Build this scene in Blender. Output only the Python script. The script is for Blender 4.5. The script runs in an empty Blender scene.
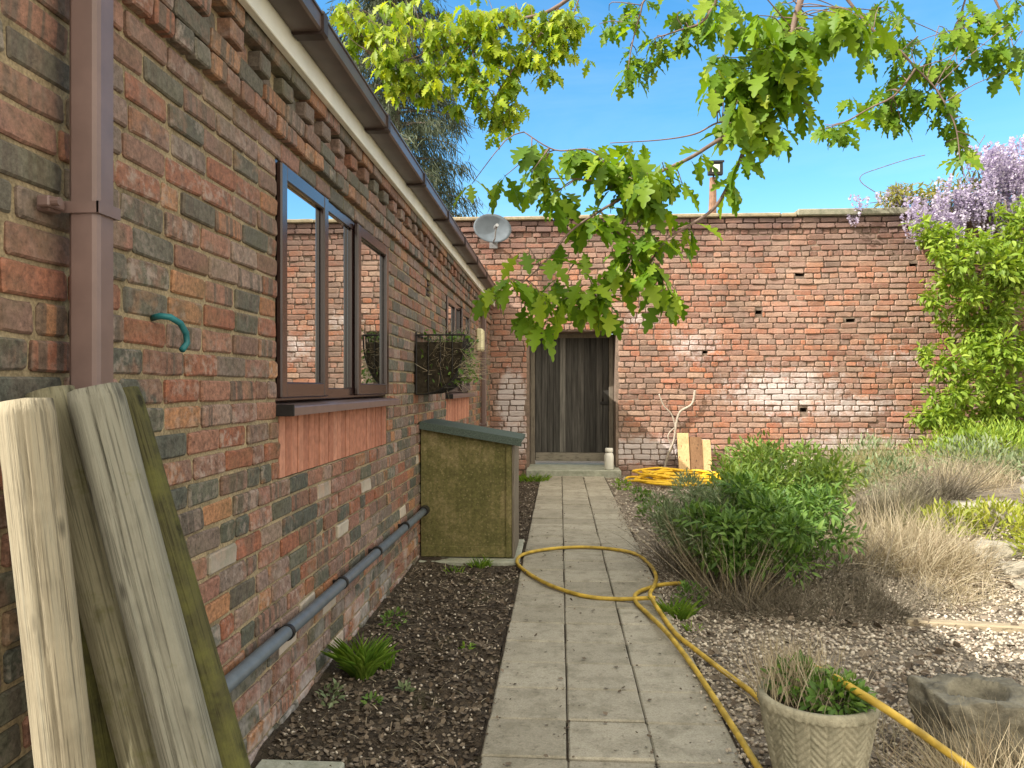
import bpy, math, random
import numpy as np
from mathutils import Vector, Matrix, noise as mn
random.seed(7); rng = np.random.default_rng(7)
R = math.radians
scene = bpy.context.scene
COL = scene.collection

# ------------------------------------------------------------------ camera
F = 765.0; PSI = math.atan(48/F); EYE = 1.29
cam = bpy.data.cameras.new('camera'); camo = bpy.data.objects.new('camera', cam); COL.objects.link(camo)
cam.sensor_width = 36; cam.lens = F/1024*36; cam.shift_y = 3/1024; cam.clip_start = .05; cam.clip_end = 2000
camo.location = (0, 0, EYE); camo.rotation_euler = (R(90), 0, PSI)
scene.camera = camo
c_, s_ = math.cos(PSI), math.sin(PSI)
def ray(px, py):
    cx = (px-512)/F; cy = -(py-387)/F
    return Vector((c_*cx - s_, s_*cx + c_, cy))
def onX(px, py, X): d = ray(px, py); t = X/d.x; return Vector((X, d.y*t, EYE+d.z*t))
def onY(px, py, Y): d = ray(px, py); t = Y/d.y; return Vector((d.x*t, Y, EYE+d.z*t))
def onZ(px, py, Z=0): d = ray(px, py); t = (Z-EYE)/d.z; return Vector((d.x*t, d.y*t, Z))

# ------------------------------------------------------------------ light
scene.view_settings.view_transform = 'Standard'; scene.view_settings.look = 'None'
scene.view_settings.gamma = 1; scene.view_settings.use_curve_mapping = False
scene.view_settings.exposure = 1.28
SUN = Vector((-1, -.5, .93)).normalized()
w = bpy.data.worlds.new('World'); scene.world = w; w.use_nodes = True
nt = w.node_tree; bg = nt.nodes['Background']; sky = nt.nodes.new('ShaderNodeTexSky')
sky.sky_type = 'NISHITA'; sky.sun_disc = False; sky.sun_elevation = math.asin(SUN.z)
sky.sun_rotation = math.atan2(SUN.x, SUN.y) % (2*math.pi); sky.air_density = 1.0; sky.dust_density = .4; sky.ozone_density = 1.6
# clear blue ahead over the garden wall, unseen warm cloud added behind and overhead to fill the shade
tc = nt.nodes.new('ShaderNodeTexCoord'); sx = nt.nodes.new('ShaderNodeSeparateXYZ'); nt.links.new(tc.outputs['Generated'], sx.inputs[0])
hs = nt.nodes.new('ShaderNodeHueSaturation'); hs.inputs['Hue'].default_value = .492; hs.inputs['Saturation'].default_value = 1.35; hs.inputs['Value'].default_value = .9; nt.links.new(sky.outputs[0], hs.inputs['Color'])
cn = nt.nodes.new('ShaderNodeTexNoise'); cn.inputs['Scale'].default_value = 2.2; cn.inputs['Detail'].default_value = 6; nt.links.new(tc.outputs['Generated'], cn.inputs['Vector'])
ad = nt.nodes.new('ShaderNodeMath'); ad.operation = 'MULTIPLY_ADD'; ad.inputs[1].default_value = .45; nt.links.new(cn.outputs['Fac'], ad.inputs[0]); nt.links.new(sx.outputs[1], ad.inputs[2])
mr = nt.nodes.new('ShaderNodeMapRange'); mr.interpolation_type = 'SMOOTHSTEP'; mr.inputs['From Min'].default_value = .78; mr.inputs['From Max'].default_value = .15; nt.links.new(ad.outputs[0], mr.inputs['Value'])
cm = nt.nodes.new('ShaderNodeMix'); cm.data_type = 'RGBA'; nt.links.new(mr.outputs[0], cm.inputs[0]); nt.links.new(hs.outputs[0], cm.inputs[6]); cm.inputs[7].default_value = (8.2, 7.5, 6.3, 1)
mp = nt.nodes.new('ShaderNodeMapping'); mp.inputs['Scale'].default_value = (1.2, 1.2, 5); mp.inputs['Rotation'].default_value = (0, .5, .3); nt.links.new(tc.outputs['Generated'], mp.inputs[0])
c2 = nt.nodes.new('ShaderNodeTexNoise'); c2.inputs['Scale'].default_value = 2.0; c2.inputs['Detail'].default_value = 8; c2.inputs['Roughness'].default_value = .62; c2.inputs['Distortion'].default_value = .6; nt.links.new(mp.outputs[0], c2.inputs['Vector'])
m2 = nt.nodes.new('ShaderNodeMapRange'); m2.inputs['From Min'].default_value = .45; m2.inputs['From Max'].default_value = .85; m2.inputs['To Max'].default_value = .09; nt.links.new(c2.outputs['Fac'], m2.inputs['Value'])
cw = nt.nodes.new('ShaderNodeMix'); cw.data_type = 'RGBA'; nt.links.new(m2.outputs[0], cw.inputs[0]); nt.links.new(cm.outputs[2], cw.inputs[6]); cw.inputs[7].default_value = (5.2, 5.4, 5.6, 1)
nt.links.new(cw.outputs[2], bg.inputs[0]); bg.inputs[1].default_value = .13
sl = bpy.data.lights.new('sun', 'SUN'); sl.energy = 3.5; sl.angle = R(.5); sl.color = (1, .93, .82)
so = bpy.data.objects.new('sun', sl); COL.objects.link(so); so.rotation_euler = (-SUN).to_track_quat('-Z', 'Y').to_euler(); so.location = (-6, -4, 9)

# ------------------------------------------------------------------ material helpers
class NT:
    def __init__(s, name):
        s.m = bpy.data.materials.new(name); s.m.use_nodes = True; s.t = s.m.node_tree
        s.b = s.t.nodes['Principled BSDF']; s.out = s.t.nodes['Material Output']; s.co = None
    def n(s, typ, **kw):
        nd = s.t.nodes.new('ShaderNode'+typ)
        for k, v in kw.items(): setattr(nd, k, v)
        return nd
    def put(s, sock, v):
        if v is None: return
        if hasattr(v, 'is_output'): s.t.links.new(v, sock)
        elif isinstance(v, (tuple, list)) and len(v) == 3 and sock.type == 'RGBA': sock.default_value = (*v, 1)
        else: sock.default_value = v
    def obj(s):
        if s.co is None: s.co = s.n('TexCoord').outputs['Object']
        return s.co
    def mapped(s, scale, loc=(0, 0, 0)):
        m = s.n('Mapping'); s.put(m.inputs['Vector'], s.obj()); m.inputs['Scale'].default_value = scale; m.inputs['Location'].default_value = loc; return m.outputs[0]
    def noise(s, scale, detail=3, rough=.55, vec=None, dist=0):
        k = s.n('TexNoise'); s.put(k.inputs['Vector'], vec if vec is not None else s.obj())
        k.inputs['Scale'].default_value = scale; k.inputs['Detail'].default_value = detail; k.inputs['Roughness'].default_value = rough; k.inputs['Distortion'].default_value = dist
        return k.outputs['Fac']
    def voro(s, scale, vec=None, feature='F1', out='Distance'):
        k = s.n('TexVoronoi', feature=feature); s.put(k.inputs['Vector'], vec if vec is not None else s.obj()); k.inputs['Scale'].default_value = scale; return k.outputs[out]
    def ramp(s, fac, stops, interp='LINEAR'):
        r = s.n('ValToRGB'); cr = r.color_ramp; cr.interpolation = interp
        while len(cr.elements) < len(stops): cr.elements.new(.5)
        for e, (p, c) in zip(cr.elements, stops):
            e.position = p; e.color = (c, c, c, 1) if not isinstance(c, (tuple, list)) else (*c, 1)
        s.put(r.inputs[0], fac); return r.outputs[0]
    def mix(s, fac, a, b, blend='MIX'):
        k = s.n('Mix', data_type='RGBA', blend_type=blend); s.put(k.inputs[0], fac); s.put(k.inputs[6], a); s.put(k.inputs[7], b); return k.outputs[2]
    def math(s, op, a, b=None, clamp=False):
        k = s.n('Math', operation=op, use_clamp=clamp); s.put(k.inputs[0], a); s.put(k.inputs[1], b); return k.outputs[0]
    def attr(s, name='bk'):
        a = s.n('Attribute', attribute_name=name); sp = s.n('SeparateColor'); s.put(sp.inputs[0], a.outputs['Color']); return sp.outputs[0], sp.outputs[1], sp.outputs[2]
    def xyz(s):
        k = s.n('SeparateXYZ'); s.put(k.inputs[0], s.obj()); return k.outputs
    def blob(s, c, r):                      # soft patch round a point, for stains
        v = s.n('VectorMath', operation='SUBTRACT'); s.put(v.inputs[0], s.obj()); v.inputs[1].default_value = c
        d = s.n('VectorMath', operation='DIVIDE'); s.put(d.inputs[0], v.outputs[0]); d.inputs[1].default_value = r
        l = s.n('VectorMath', operation='LENGTH'); s.put(l.inputs[0], d.outputs[0])
        return s.math('SUBTRACT', 1.0, l.outputs['Value'], True)
    def done(s, col, rough=.9, bump=None, bs=.5, bd=.01, spec=.3, **kw):
        s.put(s.b.inputs['Base Color'], col); s.put(s.b.inputs['Roughness'], rough); s.b.inputs['Specular IOR Level'].default_value = spec
        if bump is not None:
            k = s.n('Bump'); k.inputs['Strength'].default_value = bs; k.inputs['Distance'].default_value = bd; s.put(k.inputs['Height'], bump)
            s.put(s.b.inputs['Normal'], k.outputs[0])
        for k, v in kw.items(): s.put(s.b.inputs[k.replace('_', ' ')], v)
        return s.m

def leafmat(name, cols, trans=.45, rough=.5, tint=(1.25, 1.2, .55)):
    s = NT(name); r, g, b = s.attr()
    col = s.ramp(r, [(i/(len(cols)-1), c) for i, c in enumerate(cols)])
    col = s.mix(s.math('MULTIPLY', g, .5), col, s.mix(1.0, col, (.55, .6, .5), 'MULTIPLY'))
    s.done(col, rough, spec=.35)
    t = s.n('BsdfTranslucent'); s.put(t.inputs[0], s.mix(1.0, col, tint, 'MULTIPLY'))
    m = s.n('MixShader'); m.inputs[0].default_value = trans
    s.t.links.new(s.b.outputs[0], m.inputs[1]); s.t.links.new(t.outputs[0], m.inputs[2]); s.t.links.new(m.outputs[0], s.out.inputs[0])
    return s.m
def simple(name, col, rough=.6, nscale=30, amt=.25, bs=.15, **kw):
    s = NT(name); n = s.noise(nscale, 4)
    dark = tuple(x*(1-amt) for x in col); lite = tuple(min(1, x*(1+amt)) for x in col)
    return s.done(s.ramp(n, [(.3, dark), (.7, lite)]), rough, n, bs, .004, **kw)

M = {}
def house_brick():
    s = NT('house brick'); r, g, b = s.attr()
    P = [(.25, .115, .085), (.10, .098, .085), (.215, .13, .11), (.30, .155, .10), (.165, .13, .12), (.24, .135, .115), (.19, .11, .09), (.08, .085, .077), (.33, .185, .12), (.25, .185, .165), (.245, .115, .085), (.115, .115, .097), (.21, .155, .145), (.18, .115, .10), (.27, .15, .12), (.095, .095, .08)]
    st = [(i/len(P), c) for i, c in enumerate(P)]
    c1 = s.ramp(r, st, 'CONSTANT')
    c2 = s.ramp(s.math('FRACT', s.math('ADD', r, .41)), st, 'CONSTANT')
    cs = s.n('CombineXYZ'); s.put(cs.inputs[2], s.math('MULTIPLY', b, 40.0))
    va = s.n('VectorMath', operation='ADD'); s.put(va.inputs[0], s.obj()); s.put(va.inputs[1], cs.outputs[0])
    patch = s.ramp(s.noise(11, 3, .6, va.outputs[0]), [(.5, 0.), (.62, 1.)])
    col = s.mix(s.math('MULTIPLY', patch, s.math('MULTIPLY', g, .75)), c1, c2)
    band = s.noise(1.0, 2, .5, s.mapped((2, 30, .5), (0, 0, 0)))
    col = s.mix(s.math('MULTIPLY', s.ramp(band, [(.50, 0.), (.56, .8)]), s.ramp(b, [(.68, 0.), (.72, 1.)])), col, (.085, .075, .066))
    fine = s.noise(70, 4, .7)
    col = s.mix(1.0, col, s.ramp(fine, [(.3, .45), (.5, .98), (.7, 1.45)]), 'MULTIPLY')
    mid_n = s.noise(34, 5, .75, va.outputs[0])
    col = s.mix(s.ramp(mid_n, [(.52, 0.), (.64, .7)]), col, s.mix(1.0, col, (.5, .49, .47), 'MULTIPLY'))
    pit = s.voro(210); col = s.mix(s.ramp(pit, [(.10, .6), (.22, 0.)]), col, (.07, .055, .045))
    zz = s.xyz()[2]; col = s.mix(s.math('MULTIPLY', s.ramp(g, [(.955, 0.), (.96, .75)]), s.ramp(zz, [(.75, 1.), (.95, 0.)])), col, (.50, .46, .42))
    up = s.ramp(s.math('DIVIDE', zz, 3.0), [(.38, 0.), (.62, .34)]); col = s.mix(up, col, s.mix(.5, col, (.265, .215, .20)))
    pale = s.math('MULTIPLY', s.ramp(s.noise(26, 4, .7, va.outputs[0]), [(.5, 0.), (.64, 1.)]), s.ramp(g, [(.4, .06), (1., .7)]))
    col = s.mix(pale, col, (.36, .305, .29))
    x, y, z = s.xyz()
    green = s.math('MULTIPLY', s.ramp(s.noise(3, 4, .7), [(.5, 0.), (.7, 1.)]), .35)
    col = s.mix(green, col, (.10, .10, .055))
    hsv = s.n('HueSaturation'); hsv.inputs['Saturation'].default_value = 1.1; hsv.inputs['Value'].default_value = 1.05; s.put(hsv.inputs['Color'], s.mix(1.0, col, (1.0, .985, .90), 'MULTIPLY')); col = hsv.outputs[0]
    white = s.math('MULTIPLY', s.ramp(z, [(.05, 1.), (.36, 0.)]), s.ramp(s.noise(5, 4, .7), [(.46, 0.), (.62, .8)]))
    col = s.mix(white, col, (.46, .42, .40))
    h = s.math('ADD', s.math('MULTIPLY', fine, .6), s.math('ADD', s.noise(24, 4, .6), s.math('MULTIPLY', s.ramp(pit, [(.05, 0.), (.25, 1.)]), .4)))
    return s.done(col, .85, h, .6, .006, .3)
def mortar(name, base, green):
    s = NT(name); n = s.noise(6, 5, .7); f = s.noise(120, 3)
    col = s.ramp(n, [(.3, green), (.55, base), (.75, tuple(x*1.35 for x in base))])
    col = s.mix(1.0, col, s.ramp(f, [(.3, .6), (.7, 1.2)]), 'MULTIPLY')
    return s.done(col, .95, f, .6, .005)
def old_brick():
    s = NT('old garden brick'); r, g, b = s.attr()
    P = [(.42, .19, .12), (.35, .17, .12), (.46, .23, .145), (.38, .22, .165), (.30, .17, .13), (.48, .26, .165), (.43, .29, .22), (.36, .235, .185), (.44, .175, .10), (.27, .19, .155), (.41, .26, .19), (.47, .20, .11), (.44, .31, .23)]
    st = [(i/len(P), c) for i, c in enumerate(P)]
    col = s.ramp(r, st, 'CONSTANT')
    x, y, z = s.xyz()
    fine = s.noise(45, 5, .75)
    col = s.mix(1.0, col, s.ramp(fine, [(.25, .5), (.5, 1.), (.75, 1.4)]), 'MULTIPLY')
    n2 = s.noise(9, 5, .75)
    col = s.mix(s.ramp(n2, [(.52, 0.), (.66, .6)]), col, (.40, .30, .225))
    grime = s.math('MULTIPLY', s.ramp(s.noise(1.3, 6, .78), [(.46, 0.), (.64, 1.)]), .62)
    col = s.mix(grime, col, (.17, .135, .11))
    col = s.mix(1.0, col, (.84, .80, .80), 'MULTIPLY')
    speck = s.ramp(s.noise(16, 5, .8), [(.56, 0.), (.66, .75)])
    col = s.mix(speck, col, (.13, .095, .08))
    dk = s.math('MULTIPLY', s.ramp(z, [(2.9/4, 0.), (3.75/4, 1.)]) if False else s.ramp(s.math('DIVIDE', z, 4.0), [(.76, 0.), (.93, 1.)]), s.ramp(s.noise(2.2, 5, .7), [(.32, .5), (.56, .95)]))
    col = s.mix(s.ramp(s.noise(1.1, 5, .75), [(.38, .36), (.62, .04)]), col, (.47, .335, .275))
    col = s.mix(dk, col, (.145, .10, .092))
    st_n = s.noise(8.5, 7, .85)
    tot = None
    for c, rr, k in [((3.3, 11.4, 1.2), (1.5, 1, .6), 1.15), ((-.72, 11.4, 1.1), (.32, 1, .6), 2.2), ((-.68, 11.4, .55), (.4, 1, .5), 1.5), ((1.2, 11.4, .35), (1.5, 1, .32), 1.5), ((2.0, 11.4, 1.9), (.9, 1, .5), .8), ((4.2, 11.4, 1.0), (1.2, 1, .3), 1.0), ((1.2, 11.4, 2.3), (.6, 1, .35), .7), ((5.0, 11.4, 1.7), (1.3, 1, .4), .6), ((4.3, 11.4, .45), (1.8, 1, .4), .9)]:
        q = s.math('MULTIPLY', s.blob(c, rr), k); tot = q if tot is None else s.math('MAXIMUM', tot, q)
    stain = s.ramp(s.math('ADD', s.math('MULTIPLY', tot, .42), st_n), [(.655, 0.), (.88, .85)])
    col = s.mix(stain, col, (.56, .51, .50))
    h = s.math('ADD', fine, s.math('MULTIPLY', n2, .7))
    return s.done(col, .92, h, .8, .012, .2)
M['house_brick'] = house_brick(); M['house_mortar'] = mortar('house mortar', (.34, .27, .165), (.15, .12, .07))
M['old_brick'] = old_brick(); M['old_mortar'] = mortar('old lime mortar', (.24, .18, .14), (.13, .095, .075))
def wood(name, cols, scale=(34, 34, 1.9), knots=True, moss=0, rough=.8, lines=.5, tint=None):
    s = NT(name); v = s.mapped(scale); n = s.noise(1.6, 5, .65, v, .6)
    col = s.ramp(n, [(.28+.44*i/(len(cols)-1), c) for i, c in enumerate(cols)])
    v2 = s.mapped((scale[0]*4, scale[1]*4, scale[2]*1.2)); n2 = s.noise(1.5, 4, .6, v2)
    col = s.mix(lines, col, s.ramp(n2, [(.38, .16), (.45, 1.), (.8, 1.15)]), 'MULTIPLY')
    if knots:
        k = s.voro(1, s.mapped((17, 17, 7)))
        col = s.mix(s.ramp(k, [(.09, .85), (.15, .35), (.2, 0.)]), col, tuple(x*.28 for x in cols[0]))
    big = s.noise(5, 4, .7)
    col = s.mix(s.ramp(big, [(.5, 0.), (.75, .5)]), col, tuple(x*.5 for x in cols[0]))
    if moss: col = s.mix(s.ramp(s.noise(6, 5, .75), [(.62-moss*.4, 0.), (.75-moss*.3, .9)]), col, (.10, .10, .028))
    return s.done(col, rough, s.math('ADD', n2, n), .8, .006, .2)
M['post_pale'] = wood('pale weathered post', [(.19, .165, .115), (.30, .265, .19), (.245, .23, .175)], lines=.5)
M['post_grey'] = wood('grey weathered post', [(.13, .125, .098), (.205, .20, .16), (.175, .178, .145)], moss=.1, lines=.5)
M['post_olive'] = wood('olive weathered post', [(.125, .115, .07), (.205, .19, .125), (.17, .162, .105)], moss=.25, lines=.45)
M['post_moss'] = wood('mossy post', [(.035, .034, .015), (.07, .065, .026), (.05, .048, .02)], moss=.45, lines=.6)
M['plank_new'] = wood('raw pine board', [(.46, .30, .14), (.60, .42, .22), (.54, .36, .18)], lines=.3)
M['plank_brown'] = wood('brown board', [(.16, .085, .045), (.24, .14, .075), (.20, .11, .06)])
def gate_wood():
    s = NT('weathered gate boards'); r, g, b = s.attr(); v = s.mapped((30, 30, 1.2)); n = s.noise(1.6, 5, .7, v)
    col = s.ramp(r, [(0, (.042, .040, .036)), (.5, (.072, .068, .061)), (1, (.15, .142, .125))])
    col = s.mix(1.0, col, s.ramp(n, [(.3, .45), (.5, 1.), (.7, 1.7)]), 'MULTIPLY')
    return s.done(col, .85, n, .6, .005, .2)
M['gate'] = gate_wood()
M['gate_frame'] = wood('gate frame oak', [(.13, .11, .085), (.22, .19, .15), (.17, .15, .12)], knots=False)
M['gate_rail'] = wood('pale gate rail', [(.17, .15, .115), (.25, .225, .18), (.21, .19, .15)], scale=(1.6, 26, 26), knots=False)
M['sleeper'] = wood('timber edging', [(.24, .20, .14), (.35, .29, .2), (.3, .25, .17)], scale=(1.6, 26, 26), knots=False)
M['upvc_brown'] = simple('brown window plastic', (.032, .017, .015), .2, 8, .15, .02, spec=.6)
M['pipe_brown'] = simple('brown downpipe plastic', (.15, .10, .09), .4, 14, .12, .06, spec=.5)
M['gutter_brown'] = simple('brown gutter plastic', (.085, .06, .052), .4, 9, .25, .05, spec=.5)
M['gutter_joint'] = simple('dark gutter joint', (.045, .03, .026), .5)
M['fascia'] = simple('cream painted fascia', (.84, .83, .74), .55, 5, .1, .05)
def glass():
    s = NT('window glass'); s.done((.012, .016, .018), .02, None, spec=.5)
    gl = s.n('BsdfGlossy'); gl.inputs['Roughness'].default_value = .01; gl.inputs['Color'].default_value = (.78, .80, .80, 1)
    nz = s.noise(1.6, 2); k = s.n('Bump'); k.inputs['Strength'].default_value = .02; k.inputs['Distance'].default_value = .02; s.put(k.inputs['Height'], nz); s.put(gl.inputs['Normal'], k.outputs[0])
    lw = s.n('LayerWeight'); lw.inputs['Blend'].default_value = .72
    m = s.n('MixShader'); s.put(m.inputs[0], lw.outputs['Facing']); s.t.links.new(s.b.outputs[0], m.inputs[1]); s.t.links.new(gl.outputs[0], m.inputs[2]); s.t.links.new(m.outputs[0], s.out.inputs[0])
    return s.m
M['glass'] = glass()
M['grey_pipe'] = simple('grey waste pipe', (.10, .12, .14), .42, 20, .15, .04, spec=.5)
M['black'] = simple('black plastic', (.018, .018, .018), .45)
M['tile'] = None
def tile():
    s = NT('terracotta creasing tile'); r, g, b = s.attr()
    col = s.ramp(r, [(0, (.36, .15, .095)), (.5, (.44, .19, .12)), (1, (.50, .235, .155))])
    n = s.noise(30, 4); col = s.mix(1.0, col, s.ramp(n, [(.3, .75), (.7, 1.15)]), 'MULTIPLY')
    return s.done(col, .85, n, .3, .004)
M['tile'] = tile()
M['roof_tile'] = simple('brown roof tile', (.14, .085, .06), .85, 6, .4, .5)
def coping(name, c1, c2):
    s = NT(name); n = s.noise(9, 6, .75); f = s.noise(60, 3)
    col = s.ramp(n, [(.3, c2), (.55, c1), (.72, tuple(x*1.3 for x in c1))])
    return s.done(col, .9, s.math('ADD', n, f), .6, .01)
M['coping_buff'] = coping('buff stone coping', (.34, .285, .19), (.18, .16, .11))
M['coping_green'] = coping('lichened concrete coping', (.26, .25, .19), (.13, .145, .10))
M['render'] = coping('grey mortar band', (.25, .17, .14), (.13, .09, .075))
def slab():
    s = NT('concrete paving slab'); r, g, b = s.attr()
    base = s.ramp(r, [(0, (.32, .296, .232)), (.5, (.375, .347, .275)), (1, (.425, .395, .315))])
    f = s.noise(130, 4, .8); m = s.noise(7, 5, .7)
    col = s.mix(1.0, base, s.ramp(f, [(.3, .68), (.5, 1.), (.72, 1.22)]), 'MULTIPLY')
    col = s.mix(s.ramp(m, [(.46, 0.), (.68, .6)]), col, (.165, .155, .11))
    col = s.mix(s.ramp(s.noise(24, 6, .8), [(.56, 0.), (.66, .65)]), col, (.13, .118, .085))
    col = s.mix(s.ramp(s.noise(60, 4, .8), [(.6, 0.), (.7, .5)]), col, (.46, .43, .36))
    return s.done(col, .93, s.math('ADD', f, s.noise(24, 6, .8)), .8, .006, .2)
M['slab'] = slab()
M['slab_pale'] = coping('pale green concrete', (.36, .37, .30), (.22, .24, .18))
def soil():
    s = NT('dark soil'); n = s.noise(16, 6, .75); f = s.noise(140, 3, .7)
    col = s.ramp(n, [(.3, (.038, .030, .022)), (.55, (.085, .068, .050)), (.75, (.14, .115, .085))])
    col = s.mix(s.ramp(s.noise(2.6, 5, .7), [(.56, 0.), (.7, .5)]), col, (.06, .065, .02))
    col = s.mix(1.0, col, s.ramp(f, [(.3, .5), (.7, 1.6)]), 'MULTIPLY')
    return s.done(col, .97, s.math('ADD', n, f), 1, .015, .15)
M['soil'] = soil()
def gravelbase():
    s = NT('gravelly earth'); v = s.noise(160, 3, .7); n = s.noise(9, 5, .7)
    col = s.mix(1.0, s.ramp(n, [(.3, (.13, .11, .085)), (.6, (.24, .205, .16)), (.8, (.34, .295, .235))]), s.ramp(v, [(.3, .5), (.7, 1.4)]), 'MULTIPLY')
    return s.done(col, .97, s.voro(55), .9, .012, .15)
M['gravelbase'] = gravelbase()
def attrmat(name, cols, rough=.9, spec=.2, bumps=None):
    s = NT(name); r, g, b = s.attr(); col = s.ramp(r, [(i/max(1, len(cols)-1), c) for i, c in enumerate(cols)])
    f = s.noise(90, 3); col = s.mix(1.0, col, s.ramp(f, [(.3, .75), (.7, 1.2)]), 'MULTIPLY')
    return s.done(col, rough, f if bumps else None, .4, .004, spec)
M['pebble'] = attrmat('gravel stones', [(.21, .175, .135), (.39, .34, .27), (.53, .47, .38), (.26, .205, .16), (.44, .385, .315), (.62, .57, .48), (.33, .275, .21)])
M['litter'] = attrmat('dead leaf litter', [(.06, .047, .034), (.105, .083, .06), (.16, .13, .095), (.075, .057, .04), (.22, .18, .135), (.12, .09, .062), (.08, .064, .048)])
M['hose'] = simple('yellow hose', (.47, .325, .05), .5, 14, .42, .12, spec=.35)
M['hose_bright'] = simple('bright yellow hose', (.78, .50, .03), .45, 25, .18, .05, spec=.4)
M['bark'] = simple('grey brown bark', (.16, .13, .105), .9, 18, .4, .5)
M['twig'] = simple('oak twig bark', (.17, .12, .10), .8, 40, .3, .3)
M['oak_leaf'] = leafmat('oak leaf', [(.085, .17, .012), (.15, .28, .018), (.25, .38, .024), (.40, .49, .04)], .5)
M['oak_leaf_sunlit'] = leafmat('sunlit oak leaf in the outer crown', [(.13, .24, .015), (.24, .37, .02), (.38, .48, .03), (.48, .55, .04)], .5)  # same oak leaf further out, brightened in colour to look sunlit
M['conifer'] = leafmat('conifer needles', [(.055, .075, .042), (.085, .11, .062), (.125, .145, .09)], .2, tint=(1, 1.1, .8))
M['climber'] = leafmat('climber leaf', [(.15, .25, .03), (.26, .39, .05), (.40, .51, .09)], .45)
M['bush_leaf'] = leafmat('green herb leaf', [(.07, .15, .028), (.125, .235, .045), (.20, .32, .07)], .35)
M['bush_leaf_sunlit'] = leafmat('sunlit green herb leaf', [(.11, .19, .035), (.18, .28, .05), (.27, .36, .08)], .4)  # same herb as the green leaf, sunlight put into the yellower colour
M['grey_leaf'] = leafmat('grey green feathery leaf', [(.13, .18, .085), (.20, .26, .13), (.28, .33, .18)], .3, tint=(1.1, 1.1, .8))
M['wist_leaf'] = leafmat('wisteria young leaf', [(.20, .22, .05), (.30, .30, .07), (.36, .32, .09)], .45)
M['wist_flower'] = leafmat('wisteria petals', [(.48, .41, .60), (.60, .54, .70), (.74, .70, .79), (.54, .46, .66)], .4, .6, (1.0, .95, 1.05))
M['dry_grey'] = leafmat('grey dry stems', [(.20, .175, .13), (.30, .27, .20), (.40, .36, .27), (.24, .22, .14)], .25, .7, (1.1, 1, .8))
M['dry_green'] = leafmat('half green stems', [(.20, .20, .08), (.30, .29, .12), (.38, .34, .19), (.17, .21, .06)], .3, .7, (1.1, 1, .7))
M['dry'] = leafmat('dry stems', [(.32, .26, .17), (.46, .39, .27), (.58, .51, .38), (.40, .31, .215)], .25, .7, (1.1, 1, .8))
M['deadwood'] = leafmat('dead lavender stems', [(.10, .085, .062), (.165, .14, .105), (.24, .205, .16)], .1, .8, (1, 1, .9))
M['grass'] = leafmat('grass blade', [(.13, .26, .03), (.22, .37, .05), (.32, .45, .075)], .4)
M['chartreuse'] = leafmat('yellow green cushion leaf', [(.22, .27, .03), (.33, .37, .045), (.42, .42, .07)], .4)
M['rock'] = coping('weathered rock', (.34, .31, .25), (.17, .155, .12))
M['tufa'] = coping('dark weathered stone', (.20, .185, .14), (.065, .06, .047))
M['pot'] = coping('grey buff cast stone', (.32, .30, .22), (.15, .145, .10))
M['dish'] = simple('grey dish enamel', (.115, .14, .165), .5, 12, .12, .03)
M['metal_grey'] = simple('galvanised metal', (.32, .33, .34), .45, 20, .15, .05, Metallic=.6)
M['iron'] = simple('black painted iron', (.02, .018, .017), .6, 60, .4, .2)
M['coir'] = simple('dark coir liner', (.035, .028, .018), .95, 40, .6, .8)
def algae():
    s = NT('algae stained plywood'); n = s.noise(5, 5, .7); f = s.noise(45, 4, .7); v = s.noise(1.5, 4, .6, s.mapped((18, 18, 1.5)))
    x, y, z = s.xyz()
    col = s.ramp(n, [(.32, (.105, .10, .035)), (.5, (.175, .152, .062)), (.66, (.30, .24, .125))])
    col = s.mix(s.ramp(v, [(.4, .5), (.6, 0.)]), col, (.10, .10, .03))
    col = s.mix(1.0, col, s.ramp(f, [(.3, .6), (.7, 1.35)]), 'MULTIPLY')
    col = s.mix(s.ramp(s.voro(38), [(.08, .5), (.3, 0.)]), col, (.34, .28, .15))
    return s.done(col, .85, f, .3, .004)
M['algae'] = algae()
M['felt'] = simple('green mineral felt', (.075, .10, .085), .95, 120, .35, .6)
M['teal'] = simple('teal plastic hose', (.02, .15, .165), .4, 30, .2, .05)
M['white_plastic'] = simple('white plastic', (.72, .71, .64), .45, 8, .08, .03)
M['cream_lamp'] = simple('cream lamp cover', (.70, .66, .42), .4, 8, .06, .03)
M['glass_lamp'] = simple('pale floodlight lens', (.6, .6, .55), .15, 8, .05, 0, spec=.6)
M['vine'] = simple('pale dead vine', (.36, .315, .26), .85, 40, .3, .3)
M['terracotta_post'] = simple('brown post', (.25, .15, .10), .8, 15, .3, .2)

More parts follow.
